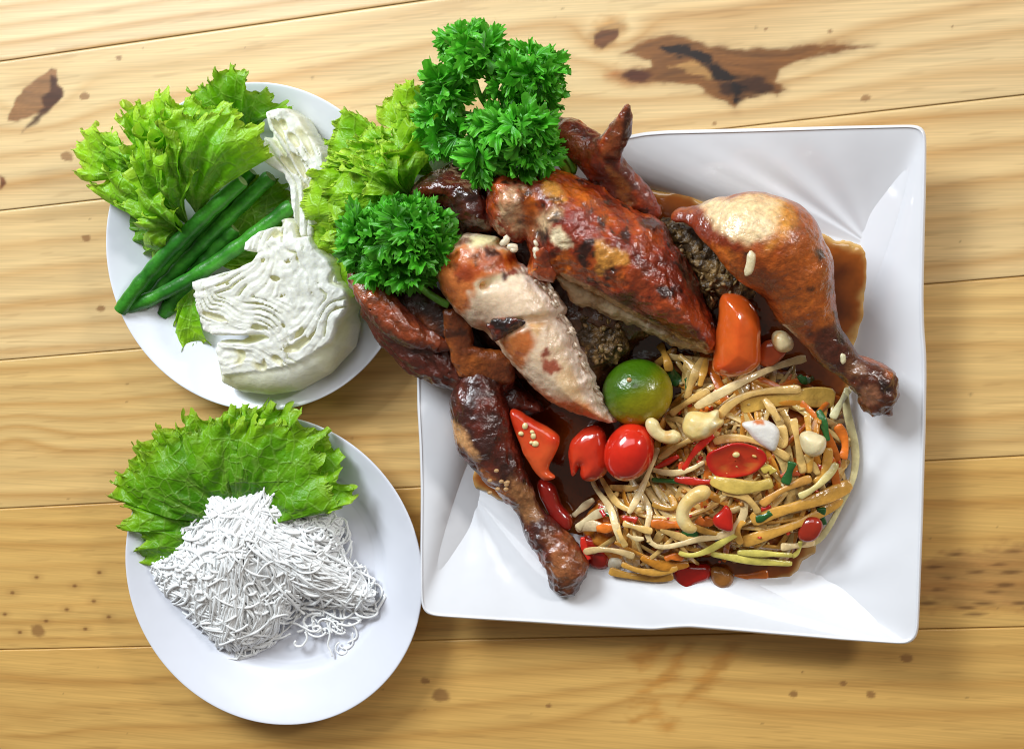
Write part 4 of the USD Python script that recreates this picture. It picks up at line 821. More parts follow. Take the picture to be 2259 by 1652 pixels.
# underside body that carries the halves
px = C(0, 960,560, 1050,470, 1200,420, 1380,450, 1480,520, 1540,640, 1540,700, 1400,760, 1330,860, 1180,860, 1080,780, 1000,680)
b = body(px, 5, 50, .0013); b.add(b.pad(W(px, 20)[:, :2], .018, .017, .012, .02, .002, 90, 3)); b.rough(lambda P: .003 * (fbm(P * 110, 3, 2) - .5) * 2); V, F = b.mesh()
part(chicken, 'carcass', V, F, 'roast_skin', mixc(np.broadcast_to(DARK, V.shape), A([.12, .045, .015]), n3(V, 130, 2)))
# minced stuffing in the two openings
def stuffing(px, z, thick, seed, lite):
    b = body(px, 6, z + thick + 4, .00095); b.add(b.pad(W(px, z)[:, :2], z / 1000, thick / 1000, z / 1000 - .007, .010, .003, 160, seed))
    b.rough(lambda P: .0022 * (fbm(P * 230, 3, seed) - .5) * 2 + wrinkle(P, .0016, 420, seed + 1)); V, F = b.mesh()
    f, g = n3(V, 260, seed), n3(V, 420, seed + 2); c = mixc(np.broadcast_to(A([.050, .026, .008]), V.shape), A([.17, .095, .028]), sstep(.42, .66, f)); c = mixc(c, A([.34, .21, .08]) * lite, sstep(.62, .74, g))
    part(chicken, 'stuffing', V, F, 'minced_stuffing', c)
stuffing(c5(1260,850, 1340,830, 1480,880, 1620,960, 1620,1060, 1560,1140, 1480,1190, 1400,1140, 1330,1000), 26, 9, 3, 1)
stuffing(c6(640,560, 720,540, 860,600, 980,660, 1080,720, 1130,800, 1120,930, 1040,960, 930,930, 880,1000, 820,860, 740,720), 29, 9, 6, 1.2)
rf = np.random.default_rng(8)
for k in range(70):
    if k < 34: m_ = A([1290 + rf.uniform(0, 80), 700 + rf.uniform(0, 100)]); zz = 36
    else: m_ = A([1500 + rf.uniform(0, 150), 530 + rf.uniform(0, 130)]); zz = 38.5
    dr = rf.normal(0, 1, 2); dr = dr / np.linalg.norm(dr) * rf.uniform(4, 11)
    P = W(m_ + dr * (np.linspace(0, 1, 5)[:, None] - .5), zz + rf.uniform(-1.5, 1.0)); V, F = sweep(P, .0016 * ends(5, .5, .4), .0011 * ends(5, .5, .4), k=6)
    part(chicken, 'mince_crumb', V, F, 'minced_stuffing', A([(.30, .18, .07), (.14, .07, .02), (.20, .13, .04), (.09, .05, .015)][k % 4]))

# right leg: thigh, drumstick, bone end
px = c6(670,400, 1500,400, 1600,1100, 1870,1400, 1800,1540, 1300,1100, 700,800)
b = body(px, 5, 84, .001)
f = bones(b, [(760,560,42,8), (930,590,46,14.5), (1090,635,50,20)], 6); f2 = bones(b, [(1090,635,50,20), (1220,680,50,22.5), (1320,800,47,19), (1370,950,43,15.5), (1450,1100,39,10.5), (1520,1210,36,8)], 6)
b.add(f); b.add(f2, .010); b.add(bones(b, [(1520,1210,36,8), (1610,1290,35,6.5), (1700,1350,34,7.5)], 6), .006); b.add(bones(b, [(1690,1340,35,6.5), (1760,1370,35,7.5), (1775,1430,34,7.5), (1740,1470,32,6.5)], 6), .005)
b.add(bones(b, [(1770,1460,30,5), (1800,1520,28,2)], 6), .003)
b.cut(bones(b, [(760,700,40,16), (930,760,42,18), (1010,860,38,15)], 6), .006)
def d3_(P):
    p = PX(P); k = sstep(1795, 1850, p[:, 0]) * sstep(790, 840, p[:, 1])
    return .0010 * (fbm(P * 60, 3, 1) - .5) * 2 + wrinkle(P, .0004, 160, 3) + k * (wrinkle(P, .0014, 190, 8) + .0010 * (fbm(P * 400, 2, 5) - .5) * 2)
b.rough(d3_)
V, F = b.mesh(); p = PX(V)
c = mixc(np.broadcast_to(A([.28, .055, .006]), V.shape), A([.50, .13, .012]), sstep(.35, .65, n3(V, 40, 3))); c = mixc(c, A([.20, .040, .008]), sstep(.5, .75, n3(V, 70, 8)) * .8)
c = mixc(c, skin(V, 9, .55, 60), .3)
c = mixc(c, RED * .8, inpoly(V, c6(660,550, 740,500, 840,450, 880,560, 1000,640, 1120,700, 1080,720, 980,690, 860,640), 6, 10, 140, 3) * .9)
c = mixc(c, A([.84, .62, .34]), inpoly(V, c6(835,460, 900,422, 950,435, 1000,430, 1100,415, 1200,425, 1260,440, 1255,520, 1240,590, 1180,650, 1090,665, 1000,640, 920,590, 880,540), 8, 8, 110, 2) * .92)
c = mixc(c, GOLD * 1.05, inpoly(V, c6(1240,430, 1310,480, 1330,560, 1280,640, 1200,680, 1240,580), 14, 10, 100, 2) * .8)
c = mixc(c, A([.40, .085, .010]), inpoly(V, c6(1200,740, 1300,650, 1400,700, 1440,850, 1380,960, 1250,900), 20, 16, 80, 4) * .5)
c = mixc(c, A([.15, .030, .008]), inpoly(V, c6(1080,780, 1180,800, 1240,960, 1330,1080, 1290,1110, 1120,970), 12, 14, 90, 4) * .7)
c = mixc(c, DARK * 1.4, inpoly(V, c6(1400,1130, 1560,1040, 1680,1220, 1760,1290, 1900,1350, 1860,1560, 1740,1560, 1620,1480, 1590,1400, 1440,1340), 10, 14, 120, 6) * .95)
c = mixc(c, A([.24, .10, .035]), inpoly(V, c6(1580,1260, 1680,1290, 1700,1340, 1620,1340), 6, 8, 150, 6) * .7); c = mixc(c, A([.30, .12, .06]), inpoly(V, c6(1680,1400, 1740,1400, 1770,1470, 1710,1500, 1670,1470), 5, 8, 200, 5) * .8)
for k, pl in enumerate((c6(1430,700, 1480,690, 1490,740, 1450,760), c6(1540,1120, 1590,1130, 1580,1180, 1545,1180), c6(1760,1370, 1810,1360, 1830,1420, 1780,1440), c6(1050,700, 1110,710, 1080,740), c6(1520,1000, 1560,1030, 1540,1060), c6(1400,900, 1420,890, 1420,920))):
    c = mixc(c, CHAR, inpoly(V, pl, 4, 6, 200, 40 + k) * .9)
part(chicken, 'leg', V, F, 'roast_skin', c, label='right leg with a pale bare patch on the thigh')
for pts in ((1100,700, 1100,760, 1075,830), ):
    P = spline(W(c6(*pts), 76), 8); V, F = sweep(P, .0022 * ends(8), .0012 * ends(8), k=7); part(chicken, 'meat_shred', V, F, 'cooked_meat', A([.78, .62, .34]))
P = spline(W(c6(1570,1230, 1578,1260, 1575,1285), 45), 6); V, F = sweep(P, .0014 * ends(6), .001 * ends(6), k=7); part(chicken, 'meat_shred', V, F, 'cooked_meat', A([.80, .66, .36]))

# left leg
px = c7(100,0, 480,0, 800,800, 760,960, 540,900, 100,300); b = body(px, 5, 60, .001)
b.add(bones(b, [(300,60,30,12), (290,150,31,15), (315,280,31,15.5), (385,400,29,11.5), (450,490,26,7)], 7)); b.add(bones(b, [(440,490,26,7), (490,570,24,5.6), (550,670,23,7)], 7), .006); b.add(bones(b, [(550,670,23,7), (620,750,23,9.5), (660,810,23,10.3), (650,880,21,7.5)], 7), .006)
def d4_(P):
    p = PX(P); k = sstep(1120, 1160, p[:, 0]) * sstep(1120, 1190, p[:, 1])
    return .0014 * (fbm(P * 80, 3, 1) - .5) * 2 + wrinkle(P, .0009, 210, 3) + .0006 * (fbm(P * 450, 2, 4) - .5) * 2 + k * wrinkle(P, .0010, 160, 7)
b.rough(d4_); V, F = b.mesh(); c = skin(V, 14, -.02, 45); c = mixc(c, CHAR * 1.5, sstep(.4, .62, n3(V, 90, 4)) * .75)
c = mixc(c, A([.60, .30, .12]), inpoly(V, c7(175,205, 210,225, 260,290, 300,370, 270,370, 200,300, 165,250), 4, 5, 200, 1) * .95); c = mixc(c, A([.36, .12, .035]), inpoly(V, c7(290,400, 350,450, 430,520, 420,560, 330,480), 6, 7, 120, 3) * .8)
c = mixc(c, A([.38, .17, .06]), inpoly(V, c7(420,440, 520,500, 560,620, 500,640, 440,560), 6, 8, 150, 3) * .8); c = mixc(c, A([.23, .065, .018]), inpoly(V, c7(560,700, 680,640, 750,850, 660,930, 590,880), 12, 20, 90, 5) * .85)
c = mixc(c, A([.42, .15, .05]), inpoly(V, c7(600,740, 640,760, 690,830, 650,880, 600,830), 8, 14, 150, 8) * .6)
part(chicken, 'leg', V, F, 'roast_skin', c, label='left leg, dark and crusty, bone end towards the plate rim')
for k in range(9):
    P = W(c7(330 + 130 * rf.uniform(), 400 + 120 * rf.uniform()), 46); 
    Vs, Fs = sweep(np.linspace(P[0] - [.0012, 0, 0], P[0] + [.0012, .0006, 0], 4), .0011 * ends(4, .5, .5), k=6); part(chicken, 'crumb', Vs, Fs, 'cooked_meat', A([.50, .26, .10]))

# left wing folded under the parsley
px = c5(80,600, 1050,600, 1050,1350, 500,1300, 80,800); b = body(px, 8, 70, .00095)
b.add(bones(b, [(155,680,48,6), (245,810,52,7.8), (340,925,52,7.6), (440,995,49,6.5), (560,1040,45,4.5), (640,1056,42,2)], 5))
b.add(bones(b, [(230,870,38,6.5), (340,990,36,9), (470,1095,34,10.5), (600,1160,31,11), (740,1200,27,10), (900,1230,24,10)], 5), .003)
def d5_(P):
    q = P @ A([[.66, -.75, 0], [.75, .66, 0], [0, 0, 1]]).T
    return .0014 * (fbm(P * 80, 3, 1) - .5) * 2 + wrinkle(q * [.30, 1, 1], .0017, 260, 3) + .0004 * (fbm(P * 450, 2, 4) - .5) * 2
b.rough(d5_); V, F = b.mesh(); p = PX(V)
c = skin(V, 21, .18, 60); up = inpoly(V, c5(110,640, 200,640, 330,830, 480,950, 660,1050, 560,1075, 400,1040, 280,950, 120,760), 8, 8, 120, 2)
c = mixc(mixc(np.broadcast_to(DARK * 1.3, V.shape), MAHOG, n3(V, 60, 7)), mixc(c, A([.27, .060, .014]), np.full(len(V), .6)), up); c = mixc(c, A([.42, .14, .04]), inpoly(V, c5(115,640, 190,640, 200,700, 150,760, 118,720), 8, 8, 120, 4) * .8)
part(chicken, 'wing', V, F, 'roast_skin', c, label='left wing, folded, glossy brown, over the lower left rim')
b = body(px, 8, 66, .001); b.add(bones(b, [(300,740,36,7), (430,860,38,8), (560,960,39,7), (640,1000,38,6)], 5)); b.add(bones(b, [(420,720,36,8), (540,850,37,10), (640,960,36,9)], 5), .003); b.rough(lambda P: .0012 * (fbm(P * 80, 3, 1) - .5) * 2 + wrinkle(P, .0006, 190, 3)); V, F = b.mesh()
c = mixc(mixc(np.broadcast_to(DARK, V.shape), A([.20, .045, .010]), inpoly(V, c5(330,780, 420,820, 620,980, 560,1010, 430,920), 8, 8, 120, 3)), CHAR, sstep(.5, .7, n3(V, 90, 3)) * .6)
part(chicken, 'wing_joint', V, F, 'roast_skin', c)
px = c5(640,870, 700,850, 770,960, 770,1060, 840,1085, 910,1085, 990,1150, 990,1270, 930,1285, 780,1270, 700,1230, 660,1130, 630,1000); b = body(px, 20, 58, .0009)
zt = b.tilt([(1000, 720, 46), (1120, 830, 34), (1010, 840, 38)]); b.add(b.pad(W(px, 40)[:, :2], zt, .004, .008, .006, .001, 200, 1)); b.rough(lambda P: .0014 * (fbm(P * 70, 3, 5) - .5) * 2 + wrinkle(P, .0005, 200, 6)); V, F = b.mesh()
c = mixc(np.broadcast_to(A([.20, .042, .008]), V.shape), A([.36, .09, .012]), sstep(.4, .65, n3(V, 55, 2))); c = mixc(c, DARK, sstep(.56, .68, n3(V, 110, 9)) * .8)
part(chicken, 'skin_flap', V, F, 'roast_skin', c)
px = c5(680,1240, 1000,1240, 1180,1420, 1000,1480, 720,1420); b = body(px, 6, 40, .0011); b.add(b.pad(W(px, 20)[:, :2], .018, .010, .011, .014, .002, 120, 3)); b.rough(lambda P: .002 * (fbm(P * 120, 3, 2) - .5) * 2); V, F = b.mesh()
part(chicken, 'thigh', V, F, 'roast_skin', mixc(np.broadcast_to(DARK, V.shape), MAHOG, n3(V, 70, 2)))

# right wing with its tip standing up
c4_ = lambda x, y: tuple(C(4, x, y)[0])
px = C(4, 1500,520, 2000,520, 2130,1200, 1900,1250, 1500,800); b = body(px, 10, 84, .00095)
b.add(bones(b, [(1540,700,42,7), (1620,730,45,9), (1740,810,48,8.5), (1830,870,50,7.5)], 4)); b.add(bones(b, [(1820,870,50,7), (1930,960,46,5.5), (2030,1080,41,5.5), (2100,1165,37,4)], 4), .003); b.add(bones(b, [(1760,880,45,7), (1860,1010,41,7.5), (1950,1110,37,6.5)], 4), .003)
b.add(bones(b, [(1810,830,52,7.5), (1860,780,57,6.5), (1905,700,62,5), (1940,620,67,3), (1953,558,70,1.0)], 4), .002)
b.rough(lambda P: .0010 * (fbm(P * 80, 3, 1) - .5) * 2 + wrinkle(P, .0008, 210, 3) + .0005 * (fbm(P * 450, 2, 4) - .5) * 2)
V, F = b.mesh(); c = skin(V, 24, .10, 60); c = mixc(c, A([.24, .055, .012]), inpoly(V, C(4, 1780,860, 1960,540, 1960,640, 1890,850, 1820,880), 6, 7, 120, 3) * .8); c = mixc(c, A([.36, .12, .022]), inpoly(V, C(4, 1830,900, 1900,960, 2010,1120, 1960,1160, 1880,1040), 7, 8, 120, 4) * .85)
c = mixc(c, A([.27, .085, .035]), inpoly(V, C(4, 1540,660, 1640,700, 1760,820, 1740,870, 1620,780), 8, 12, 120, 4) * .6); c = mixc(c, A([.15, .035, .026]), inpoly(V, C(4, 1880,850, 1960,900, 2110,1130, 2110,1200, 2000,1060), 6, 7, 120, 6) * .8)
c = mixc(c, CHAR, inpoly(V, C(4, 1800,840, 1880,830, 1890,890, 1830,890), 6, 8, 200, 5) * .9); c = mixc(c, CHAR, inpoly(V, C(4, 1935,600, 1970,540, 1975,760, 1930,760, 1900,860), 3, 3, 200, 5) * .8)
part(chicken, 'wing', V, F, 'roast_skin', c, label='right wing with its pointed tip sticking up')

# ---------------------------------------------------------------- papaya salad
salad = thing('papaya_salad', 'shredded green papaya salad in brown dressing heaped at the lower right of the square plate', 'salad', tuple(W([(1580, 1020)], 9)[0]))
heap_px = C(12, 230,980, 60,1150, 90,1330, 140,1480, 330,1530, 560,1580, 800,1560, 1020,1480, 1300,1500, 1640,1480, 1780,1350, 1900,1200, 2000,1050, 2080,850, 2080,600, 2030,260, 1900,240, 1700,60, 1500,20, 1350,-60, 1050,-80, 700,-80, 640,60, 800,160, 780,330, 650,430, 640,600, 560,850)
heap = W(heap_px, 16)[:, :2]; HC = W([(1580, 1010)], 20)[0, :2]
def heap_z(XY):
    d = polysd(XY, heap); return .0085 + .024 * np.sqrt(np.clip(1 - np.clip(1 - d / .050, 0, 1) ** 2, 0, 1))
b = body(heap_px, 7, 38, .0013); zt = heap_z(b.XY).reshape(b.n[0], b.n[1]); ins = polysd(b.XY, heap).reshape(b.n[0], b.n[1])
b.add((np.maximum(np.maximum(b.z[None, None] - (zt - .006)[..., None], .0068 - b.z[None, None]), (.004 - ins)[..., None]) * .7).astype(np.float32))
b.rough(lambda P: .0022 * (fbm(P * 140, 3, 2) - .5) * 2); V, F = b.mesh()
f = n3(V, 130, 3); c = mixc(np.broadcast_to(A([.38, .085, .008]), V.shape), A([.62, .24, .03]), sstep(.42, .62, f)); c = mixc(c, A([.06, .018, .006]), sstep(.56, .7, n3(V, 90, 8)))
part(salad, 'dressed_heap', V, F, 'papaya_flesh', c, kind='stuff')
def strip(name, pts, w, lift, col, th=.45, k=12, n=26, twist=0, curl=0, seed=0):
    """a shred read on enlargement k; w across in its pixels; lift above the heap in mm"""
    p = spline(C(k, *pts), n); xy = W(p, 24)[:, :2]; z = heap_z(xy) * 1000
    z = np.convolve(np.pad(z, 4, mode='edge'), np.ones(9) / 9, 'valid') + lift + curl * np.sin(np.linspace(0, 3.1, n))
    P = W(p, z); hw = w * K[k][2] * MPP / 2 
    V, F = sweep(P, hw * ends(n, .06, .7) * (1 + .22 * np.sin(np.linspace(0, 7, n) + seed)), np.minimum(hw * th, .0011) * ends(n, .05, .75), k=8, power=.5, up=(math.sin(twist), 0, math.cos(twist)))
    cc = np.clip(A(col) * (1 + .25 * (n3(V, 110, seed, 2) - .5)[:, None] * 2), 0, 1)
    part(salad, name, V, F, 'papaya_flesh', cc)
WHITE, CREAM, AMBER, TAN, LIMEY = (.82, .62, .31), (.78, .50, .16), (.60, .235, .022), (.68, .35, .06), (.70, .60, .13)
rs = np.random.default_rng(21)
for q in range(190):                                                          # shreds that make up the heap
    for _ in range(40):
        c0 = HC + rs.normal(0, .032, 2) * [1.1, 1.0]; d0 = polysd(c0[None], heap)[0]
        if d0 > .004: break
    rad = c0 - HC; ang = math.atan2(rad[1], rad[0]) + math.pi / 2 + rs.normal(0, 1.0); L = rs.uniform(.03, .075); n = 22; t = np.linspace(-.5, .5, n)
    kap = 1 / max(np.linalg.norm(rad), .02) * rs.uniform(-.2, .7); th = ang + kap * t * L
    xy = c0 + np.cumsum(np.stack([np.cos(th), np.sin(th)], 1) * L / n, 0) - .5 * L * A([math.cos(ang), math.sin(ang)])
    d = polysd(xy, heap); xy = xy[d > .001]
    if len(xy) < 8: continue
    z = heap_z(xy) - .005 + .0055 * rs.uniform(0, 1) + .0012 * np.sin(np.linspace(0, rs.uniform(2, 5), len(xy)))
    hw = rs.uniform(.0010, .0025); V, F = sweep(np.c_[xy, z], hw * ends(len(xy), .1, .6), .0011 * rs.uniform(.4, .9) * ends(len(xy), .08, .7), k=8, power=.5, up=(rs.normal(0, .4), rs.normal(0, .4), 1))
    col = A([(.72, .46, .14), CREAM, (.62, .26, .03), (.76, .54, .22), (.70, .36, .07), (.72, .50, .18), (.70, .17, .015)][q % 7]) * rs.uniform(.8, 1.08)
    part(salad, 'papaya_shred', V, F, 'papaya_flesh', np.clip(col * (1 + .3 * (n3(V, 90, q, 2) - .5)[:, None] * 2), 0, 1))
S_ = [((950,350, 1200,210, 1450,90, 1740,0), 58, 8, WHITE, 4), ((1120,420, 1300,270, 1450,235, 1700,220), 55, 5, CREAM, 2), ((770,400, 900,310, 1050,230), 50, 4, CREAM, 1), ((890,290, 930,150, 1010,0), 60, 3, CREAM, 2), ((980,200, 1030,0), 48, 4, TAN, 0),
      ((1440,290, 1500,370, 1550,450), 50, 5, CREAM, 1), ((2030,220, 2040,400, 2090,620, 2080,850, 1980,1070, 1850,1280, 1790,1330), 50, 4, (.74, .66, .34), 2), ((1930,430, 2000,300, 2050,215), 48, 4, (.66, .60, .33), 1),
      ((490,870, 560,980, 620,1100, 600,1230, 640,1330, 800,1340, 1000,1290, 1200,1240, 1290,1130, 1290,1000), 48, 4, WHITE, 0), ((680,640, 620,800, 540,980, 470,1110), 44, 7, WHITE, 2), ((210,870, 270,980, 340,1080, 370,1180, 440,1330), 48, 4, WHITE, 2),
      ((270,850, 330,960, 420,1060, 560,1080), 45, 5, CREAM, 1), ((1140,960, 1300,990, 1400,1110), 55, 4, CREAM, 2), ((2060,900, 1800,1020, 1500,1110, 1350,1160), 92, 3, TAN, 2), ((1990,1000, 1800,1130, 1500,1250, 1280,1320), 76, 2, TAN, 1), ((1690,990, 1800,930, 1960,750), 50, 5, (.68, .56, .22), 1),
      ((830,1390, 900,1410, 1050,1370, 1250,1260), 44, 5, LIMEY, 1), ((1060,1400, 1300,1440, 1640,1470), 54, 5, LIMEY, 1), ((1250,1390, 1450,1400, 1640,1410), 44, 4, LIMEY, 1), ((1640,1420, 1680,1390, 1700,1310), 30, 4, LIMEY, 0), ((150,1390, 250,1370, 380,1380, 510,1420), 46, 4, (.62, .44, .2), 1),
      ((330,1520, 500,1560, 790,1560), 60, 2, TAN, 0), ((420,1470, 600,1530, 820,1500), 50, 4, TAN, 0), ((560,1420, 700,1480, 900,1470), 70, 2, AMBER, 0), ((1060,870, 1250,920, 1500,890), 95, 5, (.66, .46, .10), 2), ((1420,800, 1480,790, 1510,820), 60, 4, (.60, .44, .08), 0), ((1800,1310, 1680,1340, 1560,1350), 50, 3, WHITE, 0),
      ((1650,430, 1690,650, 1720,820), 50, 4, CREAM, 0), ((1750,400, 1765,600, 1760,820), 52, 4, TAN, 0), ((1720,700, 1780,760, 1830,830), 50, 4, CREAM, 0), ((600,780, 800,820, 1010,740), 40, 5, WHITE, 1), ((690,720, 770,660, 920,580), 42, 5, CREAM, 1), ((1080,600, 1250,570, 1450,620, 1620,720), 52, 3, CREAM, 1),
      ((1420,1050, 1600,930, 1780,860), 52, 4, (.62, .30, .06), 1), ((100,1220, 200,1140, 320,1090), 60, 4, (.64, .52, .30), 0), ((70,1130, 140,1070, 220,1010), 50, 3, (.60, .48, .28), 0), ((100,1230, 220,1200, 330,1240), 70, 2, (.62, .48, .28), 0), ((330,920, 480,930, 620,890), 46, 5, CREAM, 0), ((760,980, 800,1060, 640,1040), 44, 4, TAN, 1),
      ((380,1180, 420,1290, 450,1350), 40, 5, CREAM, 0), ((430,1180, 560,1220, 640,1240), 46, 4, CREAM, 1), ((460,1260, 520,1290, 580,1290), 32, 5, WHITE, 0), ((700,1220, 850,1280, 1000,1300), 50, 3, CREAM, 0), ((900,1180, 1000,1230, 1150,1260), 44, 4, TAN, 0), ((1280,1330, 1250,1250, 1300,1160), 44, 4, TAN, 1),
      ((1500,540, 1580,620, 1560,480), 60, 3, CREAM, 0), ((690,-100, 740,0, 760,90), 56, 3, TAN, 0), ((830,-20, 900,40, 950,100), 50, 3, CREAM, 0), ((1500,320, 1700,300, 1850,270), 60, 2, AMBER, 0), ((1830,430, 1790,620, 1830,760), 70, 2, AMBER, 1), ((1900,640, 1880,780, 1800,900), 60, 3, TAN, 1)]
for q, (pts, w, lift, col, curl) in enumerate(S_): strip('papaya_shred', pts, w, lift, col, curl=curl, seed=q)
strip('papaya_slab', (1270,330, 1500,300, 1750,280, 1945,290), 125, 3, (.60, .36, .07), th=.16, seed=71)
for q, (pts, w, lift) in enumerate((((240,1220, 310,1215, 380,1205), 66, 4), ((630,1180, 730,1190, 840,1190), 66, 3), ((1960,480, 2020,600, 2000,720), 62, 3), ((1210,1585, 1330,1560, 1470,1545), 55, 0), ((960,1150, 1040,1170, 1060,1140), 70, 3), ((730,1440, 800,1420, 860,1440), 50, 3), ((1640,820, 1690,780, 1720,830), 44, 3))):
    strip('carrot_shred', pts, w, lift, (.78, .19, .020), seed=q + 80)
for q, (pts, w, lift) in enumerate((((1645,740, 1620,820, 1590,900), 58, 5), ((640,870, 800,880, 1060,880), 42, 3), ((1100,900, 1160,940, 1230,965), 52, 3), ((1830,370, 1870,480, 1895,590), 52, 3), ((1380,1150, 1430,1140, 1490,1100), 52, 4), ((1850,1070, 1855,1130, 1860,1190), 56, 3), ((850,1260, 900,1255, 970,1250), 54, 2), ((750,30, 780,100, 830,190), 74, 1), ((880,140, 900,200, 890,260), 44, 1), ((1690,120, 1740,160, 1790,140), 50, 3), ((300,1110, 330,1125, 345,1140), 24, 4), ((1150,960, 1250,960, 1330,950), 40, 2))):
    strip('bean_piece', pts, w, lift, (.022, .11, .022), th=.8, seed=q + 90)
for q, (pts, w, lift, col) in enumerate((((865,800, 960,650, 1080,550), 46, 6, (.62, .02, .008)), ((660,790, 740,745, 830,700), 40, 4, (.60, .025, .01)), ((800,865, 930,880, 1080,885), 50, 4, (.50, .02, .008)), ((270,1060, 280,1100, 300,1130), 36, 5, (.66, .02, .02)), ((430,1160, 480,1150, 530,1165), 50, 4, (.50, .03, .01)), ((1420,1080, 1460,1070, 1480,1050), 30, 4, (.5, .02, .01)),
                                          ((820,840, 850,780, 850,740), 44, 5, (.70, .09, .02)), ((1560,850, 1640,820, 1700,830), 40, 3, (.62, .10, .03)), ((140,1280, 150,1350, 190,1440), 44, 4, (.56, .02, .01)), ((1790,800, 1850,790, 1890,830), 50, 3, (.5, .05, .015)))):
    strip('chilli_piece', pts, w, lift, col, th=.5, seed=q + 110)
rc = np.random.default_rng(5); bits = []
ico = __import__('trimesh').creation.icosphere(subdivisions=1)
for q in range(190):
    c0 = HC + rc.normal(0, .034, 2)
    if polysd(c0[None], heap)[0] < .002: continue
    r = rc.uniform(.0005, .0013); v = ico.vertices * (1 + .35 * rc.normal(0, .6, (len(ico.vertices), 1))) * r * rc.uniform(.6, 1.3, 3)
    bits.append((v + np.r_[c0, heap_z(c0[None])[0] + .0005 + rc.uniform(0, .003)], ico.faces, A([(.72, .46, .15), (.74, .58, .30), (.60, .24, .04), (.60, .04, .012)][q % 4])))
V, F, c = join(bits); part(salad, 'peanut_crumbs', V, F, 'nut', c, kind='stuff')

# ---------------------------------------------------------------- bigger pieces lying on the salad
def blob(px, z, up, dn, rim, h=.0007, warp=.0004, amp=.0004, s=120, seed=0):
    px = closed(np.asarray(px), 70); b = body(px, max(z - dn - 3, 1), z + up + 3, h, .006); b.add(b.pad(W(px, z)[:, :2], z / 1000, up / 1000, dn / 1000, rim / 1000, warp, 150, seed))
    b.rough(lambda P: amp * (fbm(P * s, 3, seed) - .5) * 2); return b.mesh()
def ball(px, z, rx, ry, rz, rot=0, n=48, squash=0):
    th, ph = np.meshgrid(np.linspace(0, np.pi, n // 2), np.linspace(0, 2 * np.pi, n, endpoint=False), indexing='ij')
    v = np.stack([np.sin(th) * np.cos(ph), np.sin(th) * np.sin(ph), np.cos(th)], -1).reshape(-1, 3)
    c_, s_ = math.cos(rot), math.sin(rot); v = v * [rx, ry, rz]; v = np.c_[v[:, 0] * c_ - v[:, 1] * s_, v[:, 0] * s_ + v[:, 1] * c_, v[:, 2]]
    F = gridfaces(n // 2, n, True)
    return v / 1000 + W([px], z)[0], F
# lime
V, F = ball((1406, 866), 31, 18.4, 17.4, 17.0, .3); V = V + (V - V.mean(0)) * (.02 * (n3(V, 60, 2) - .5))[:, None]
p = PX(V); t = sstep(-.35, .75, ((p[:, 0] - 1406) * .62 + (p[:, 1] - 866) * .78) / 85 + .5 * (n3(V, 55, 4) - .5))
c = mixc(A([.042, .115, .002]) * np.ones_like(V), A([.33, .27, .005]), t); c = mixc(c, A([.30, .20, .02]), inpoly(V, [(1425, 925), (1480, 900), (1480, 940), (1440, 950)], 8, 8, 200) * .6)
lime = thing('lime', 'green to yellow lime resting between the torn breast and the papaya salad', 'lime', tuple(V.min(0) * [0, 0, 1] + V.mean(0) * [1, 1, 0]))
part(lime, 'peel', V, F, 'lime_peel', c)
P = W([(1385, 800), (1388, 803)], 50); Vs, Fs = ball((1388, 838), 50.2, 1.4, 1.3, .9, 0, 12); part(lime, 'stem_scar', Vs, Fs, 'lime_peel', A([.42, .25, .06]))
# tomatoes
V, F = ball((1388, 997), 38, 12.6, 15.6, 12.0, -.40, 64); V = V + (V - V.mean(0)) * (.03 * (n3(V, 40, 5) - .5))[:, None]
whole('cherry_tomato', 'whole glossy red cherry tomato below the lime', 'tomato', V, F, 'tomato_skin', mixc(A([.58, .008, .006]) * np.ones_like(V), A([.66, .03, .008]), n3(V, 60, 2)))
V, F = blob(C(7, 680,290, 720,248, 800,232, 830,290, 842,400, 805,445, 720,440, 715,400, 690,440, 672,380), 28, 8, 12, 9, seed=3, amp=.0007)
whole('tomato_piece', 'crushed dark red tomato piece just left of the whole cherry tomato', 'tomato', V, F, 'tomato_skin', mixc(A([.50, .008, .010]) * np.ones_like(V), A([.62, .05, .012]), n3(V, 70, 2)))
# halved cherry tomato, cut face up
hc = W([(1622, 1017)], 39)[0]; n = 64; th = np.linspace(0, 2 * np.pi, n, endpoint=False); rot = .10
def ell(r, z): 
    x, y = 15.0 * r * np.cos(th), 9.4 * r * np.sin(th); x, y = x * (1 + .05 * np.sin(3 * th + 1)), y * (1 + .07 * np.sin(2 * th) + .03 * np.sin(5 * th)); return np.c_[x * math.cos(rot) - y * math.sin(rot), x * math.sin(rot) + y * math.cos(rot), np.full(n, z)] / 1000
rings = [ell(.02, -.6), ell(.3, -.8), ell(.55, -.9), ell(.74, -.5), ell(.86, .1), ell(.95, .3), ell(1.0, 0), ell(1.01, -1), ell(.97, -3.5), ell(.8, -6.5), ell(.5, -8.4), ell(.02, -9)]
V = np.vstack(rings) + hc; V[:, 2] += .0006 * (n3(V, 220, 2) - .5) + (V[:, 1] - hc[1]) * .35 - (V[:, 0] - hc[0]) * .05
cc = np.repeat(A([(.52, .05, .012), (.58, .04, .012), (.60, .045, .012), (.62, .05, .014), (.60, .025, .010), (.58, .012, .008), (.55, .008, .006)] + [(.52, .008, .006)] * 5), n, 0)
ht = thing('halved_tomato', 'halved cherry tomato lying cut side up on the papaya salad with one pale seed', 'tomato', tuple(hc))
part(ht, 'half', V, gridfaces(len(rings), n, True)[:, ::-1], 'tomato_skin', np.clip(mixc(cc, A([.66, .17, .03]), sstep(.52, .66, n3(V, 150, 5)) * np.repeat([1, 1, 1, .8, .3, 0, 0, 0, 0, 0, 0, 0], n) * .7), 0, 1))
